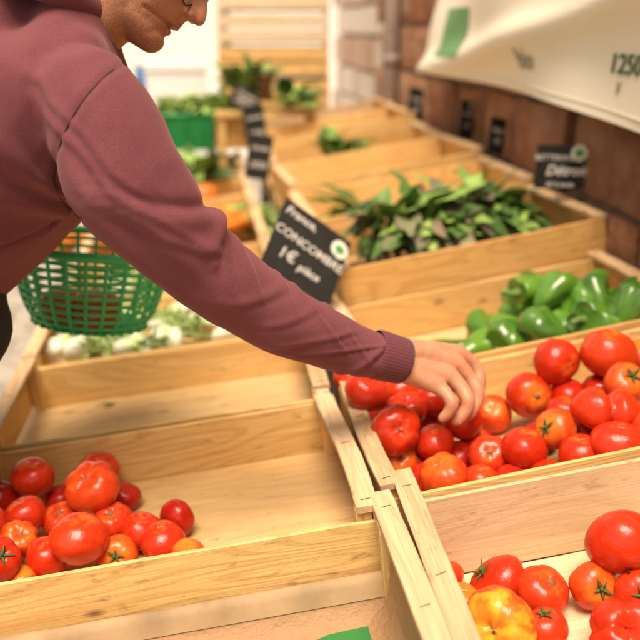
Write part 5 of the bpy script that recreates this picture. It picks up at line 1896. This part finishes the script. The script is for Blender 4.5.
# ------------------------------------------------------------------ background
# stack of crates at the far end
SP = W(276, 118, 5.0)
stack_lab = ['lowest crate of the far stack, behind the leafy plants', 'second crate from below in the far stack', 'crate in the middle of the far stack just above the leaves', 'bright slatted crate in the middle of the far stack, with the whitest slat', 'crate above the whitest slat in the far stack', 'orange brown crate near the top photo edge in the far stack', 'topmost crate of the far stack cut by the photo edge']
zz0 = SP.z - .10
for k, lab in enumerate(stack_lab):
    rt = thing('slatted_crate', lab, 'crate', Matrix.Translation((SP.x, SP.y, zz0 + k * .165)) @ Matrix.Rotation(R_(-6 + rnd.uniform(-2, 2)), 4, 'Z'), 'crates in the far stack')
    x, y = .29, .2
    mt = SUNLITW if k in (3, 4) else PINE
    for sx in (-1, 1):
        for sy in (-1, 1): MB().box((sx * (x - .012) - .011, sy * (y - .02) - .011, 0.001), (sx * (x - .012) + .011, sy * (y - .02) + .011, .15)).build('corner_post', mt, rt, False)
        MB().box((sx * x - (.006 if sx > 0 else 0), -y + .034, .03), (sx * x + (0 if sx > 0 else .006), y - .034, .13)).build('end_board', mt, rt, False)
        MB().box((sx * (x - .016) - .016, -y, .1515), (sx * (x - .016) + .016, y, .163)).build('top_rail', mt, rt, False)
    for sy in (-1, 1):
        for z0_ in (.012, .086): board('side_plank', 2 * x - .004, .064, .006, mt, rt, Tm(0, sy * (y - .004), z0_ + .03) @ RX90)
    board('floor_board', 2 * x - .06, 2 * y - .05, .004, FLOORW, rt, Tm(0, 0, .006))
rt = thing('stack_table', 'low table under the far stack of crates', 'table', Matrix.Translation((SP.x, SP.y, 0)))
MB().box((-.4, -.3, zz0 - .024), (.4, .3, zz0 - .002)).build('tabletop', TABLEW, rt, False)
for sx in (-1, 1):
    for sy in (-1, 1): MB().box((sx * .36 - .02, sy * .26 - .02, .012), (sx * .36 + .02, sy * .26 + .02, zz0 - .026)).build('leg', TABLEW, rt, False)

# white box, blue thing
P = W(180, 112, 5.6)
rt = thing('white_box', 'large white box behind the green plastic crate', 'box', Matrix.Translation((P.x, P.y, 0)))
MB().box((-.19, -.16, .012), (.17, .16, 1.17)).build('box_body', WHITEP, rt, False)
MB().box((-.20, -.17, 1.172), (.18, .17, 1.215)).build('lid', WHITEP, rt, False)
P = W(145, 90, 6.2)
rt = thing('blue_barrel', 'blurred tall blue barrel left of the white box, below the chin', 'barrel', Matrix.Translation((P.x, P.y, 0)))
mb = MB(); mb.tube([(0, 0, .012), (0, 0, .1), (0, 0, .6), (0, 0, 1.08), (0, 0, 1.14)], [.06, .075, .08, .075, .055], 24, cap=False); mb.build('barrel_body', BLUEP, rt)
mb = MB(); mb.tube([(0, 0, 1.142), (0, 0, 1.17)], [.058, .056], 24, cap=False); mb.build('lid', BLUEP, rt)
# bright house across the street
rt = thing('house', 'sunlit cream house front far behind the stall', 'house', Matrix.Translation((0, 10.5, 0)))
MB().box((-9, 0, .0), (6, .5, 7)).build('wall', PLASTER, rt, False)
for x, zc in ((-1.75, 1.35), (-3.6, 1.35), (-5.4, 1.35), (2.2, 1.4), (4, 1.4), (-1.75, 4.2), (.3, 4.2), (-3.6, 4.2)):
    fr_ = MB().box((x - .34, -.04, zc - .55), (x + .34, -.002, zc + .55)).build('window', WHITEP, rt, False)
    MB().box((x - .26, -.052, zc - .47), (x + .26, -.043, zc + .47)).build('pane', GLASSD, fr_, False)
MB().box((-9.1, -.12, 7.002), (6.1, .6, 7.15)).build('roof', OLDW, rt, False)
gp = MB(); gp.add([(-200, -200, 0), (200, -200, 0), (200, 200, 0), (-200, 200, 0)], [(0, 1, 2, 3)])
tag(gp.build('ground', GROUND, None, False), kind='structure')

# ------------------------------------------------------------------ light
sun_dir = Vector((-.08, -.36, .93)).normalized()
sd = bpy.data.lights.new('sun', 'SUN'); sd.energy = 5.0; sd.angle = R_(32); sd.color = (1.0, .895, .75)
so = bpy.data.objects.new('sun', sd); COL.objects.link(so)
so.rotation_euler = (-sun_dir).to_track_quat('-Z', 'Y').to_euler()
wd = bpy.data.worlds.new('World'); SC.world = wd; wd.use_nodes = True
nt = wd.node_tree; bg = nt.nodes['Background']
sk = nt.nodes.new('ShaderNodeTexSky'); sk.sky_type = 'NISHITA'; sk.sun_disc = False
sk.sun_elevation = math.asin(sun_dir.z); sk.sun_rotation = math.atan2(sun_dir.x, sun_dir.y)
sk.dust_density = 4.0; sk.air_density = 1.0
mx = nt.nodes.new('ShaderNodeMix'); mx.data_type = 'RGBA'; mx.blend_type = 'MULTIPLY'; mx.inputs[0].default_value = 1
mx.inputs[7].default_value = (1.48, 1.19, .86, 1)
nt.links.new(sk.outputs[0], mx.inputs[6]); nt.links.new(mx.outputs[2], bg.inputs[0])
bg.inputs[1].default_value = .15
SC.view_settings.view_transform = 'Standard'
SC.view_settings.look = 'None'
SC.view_settings.exposure = 0
SC.render.engine = 'CYCLES'
SC.cycles.use_denoising = True
SC.cycles.max_bounces = 8
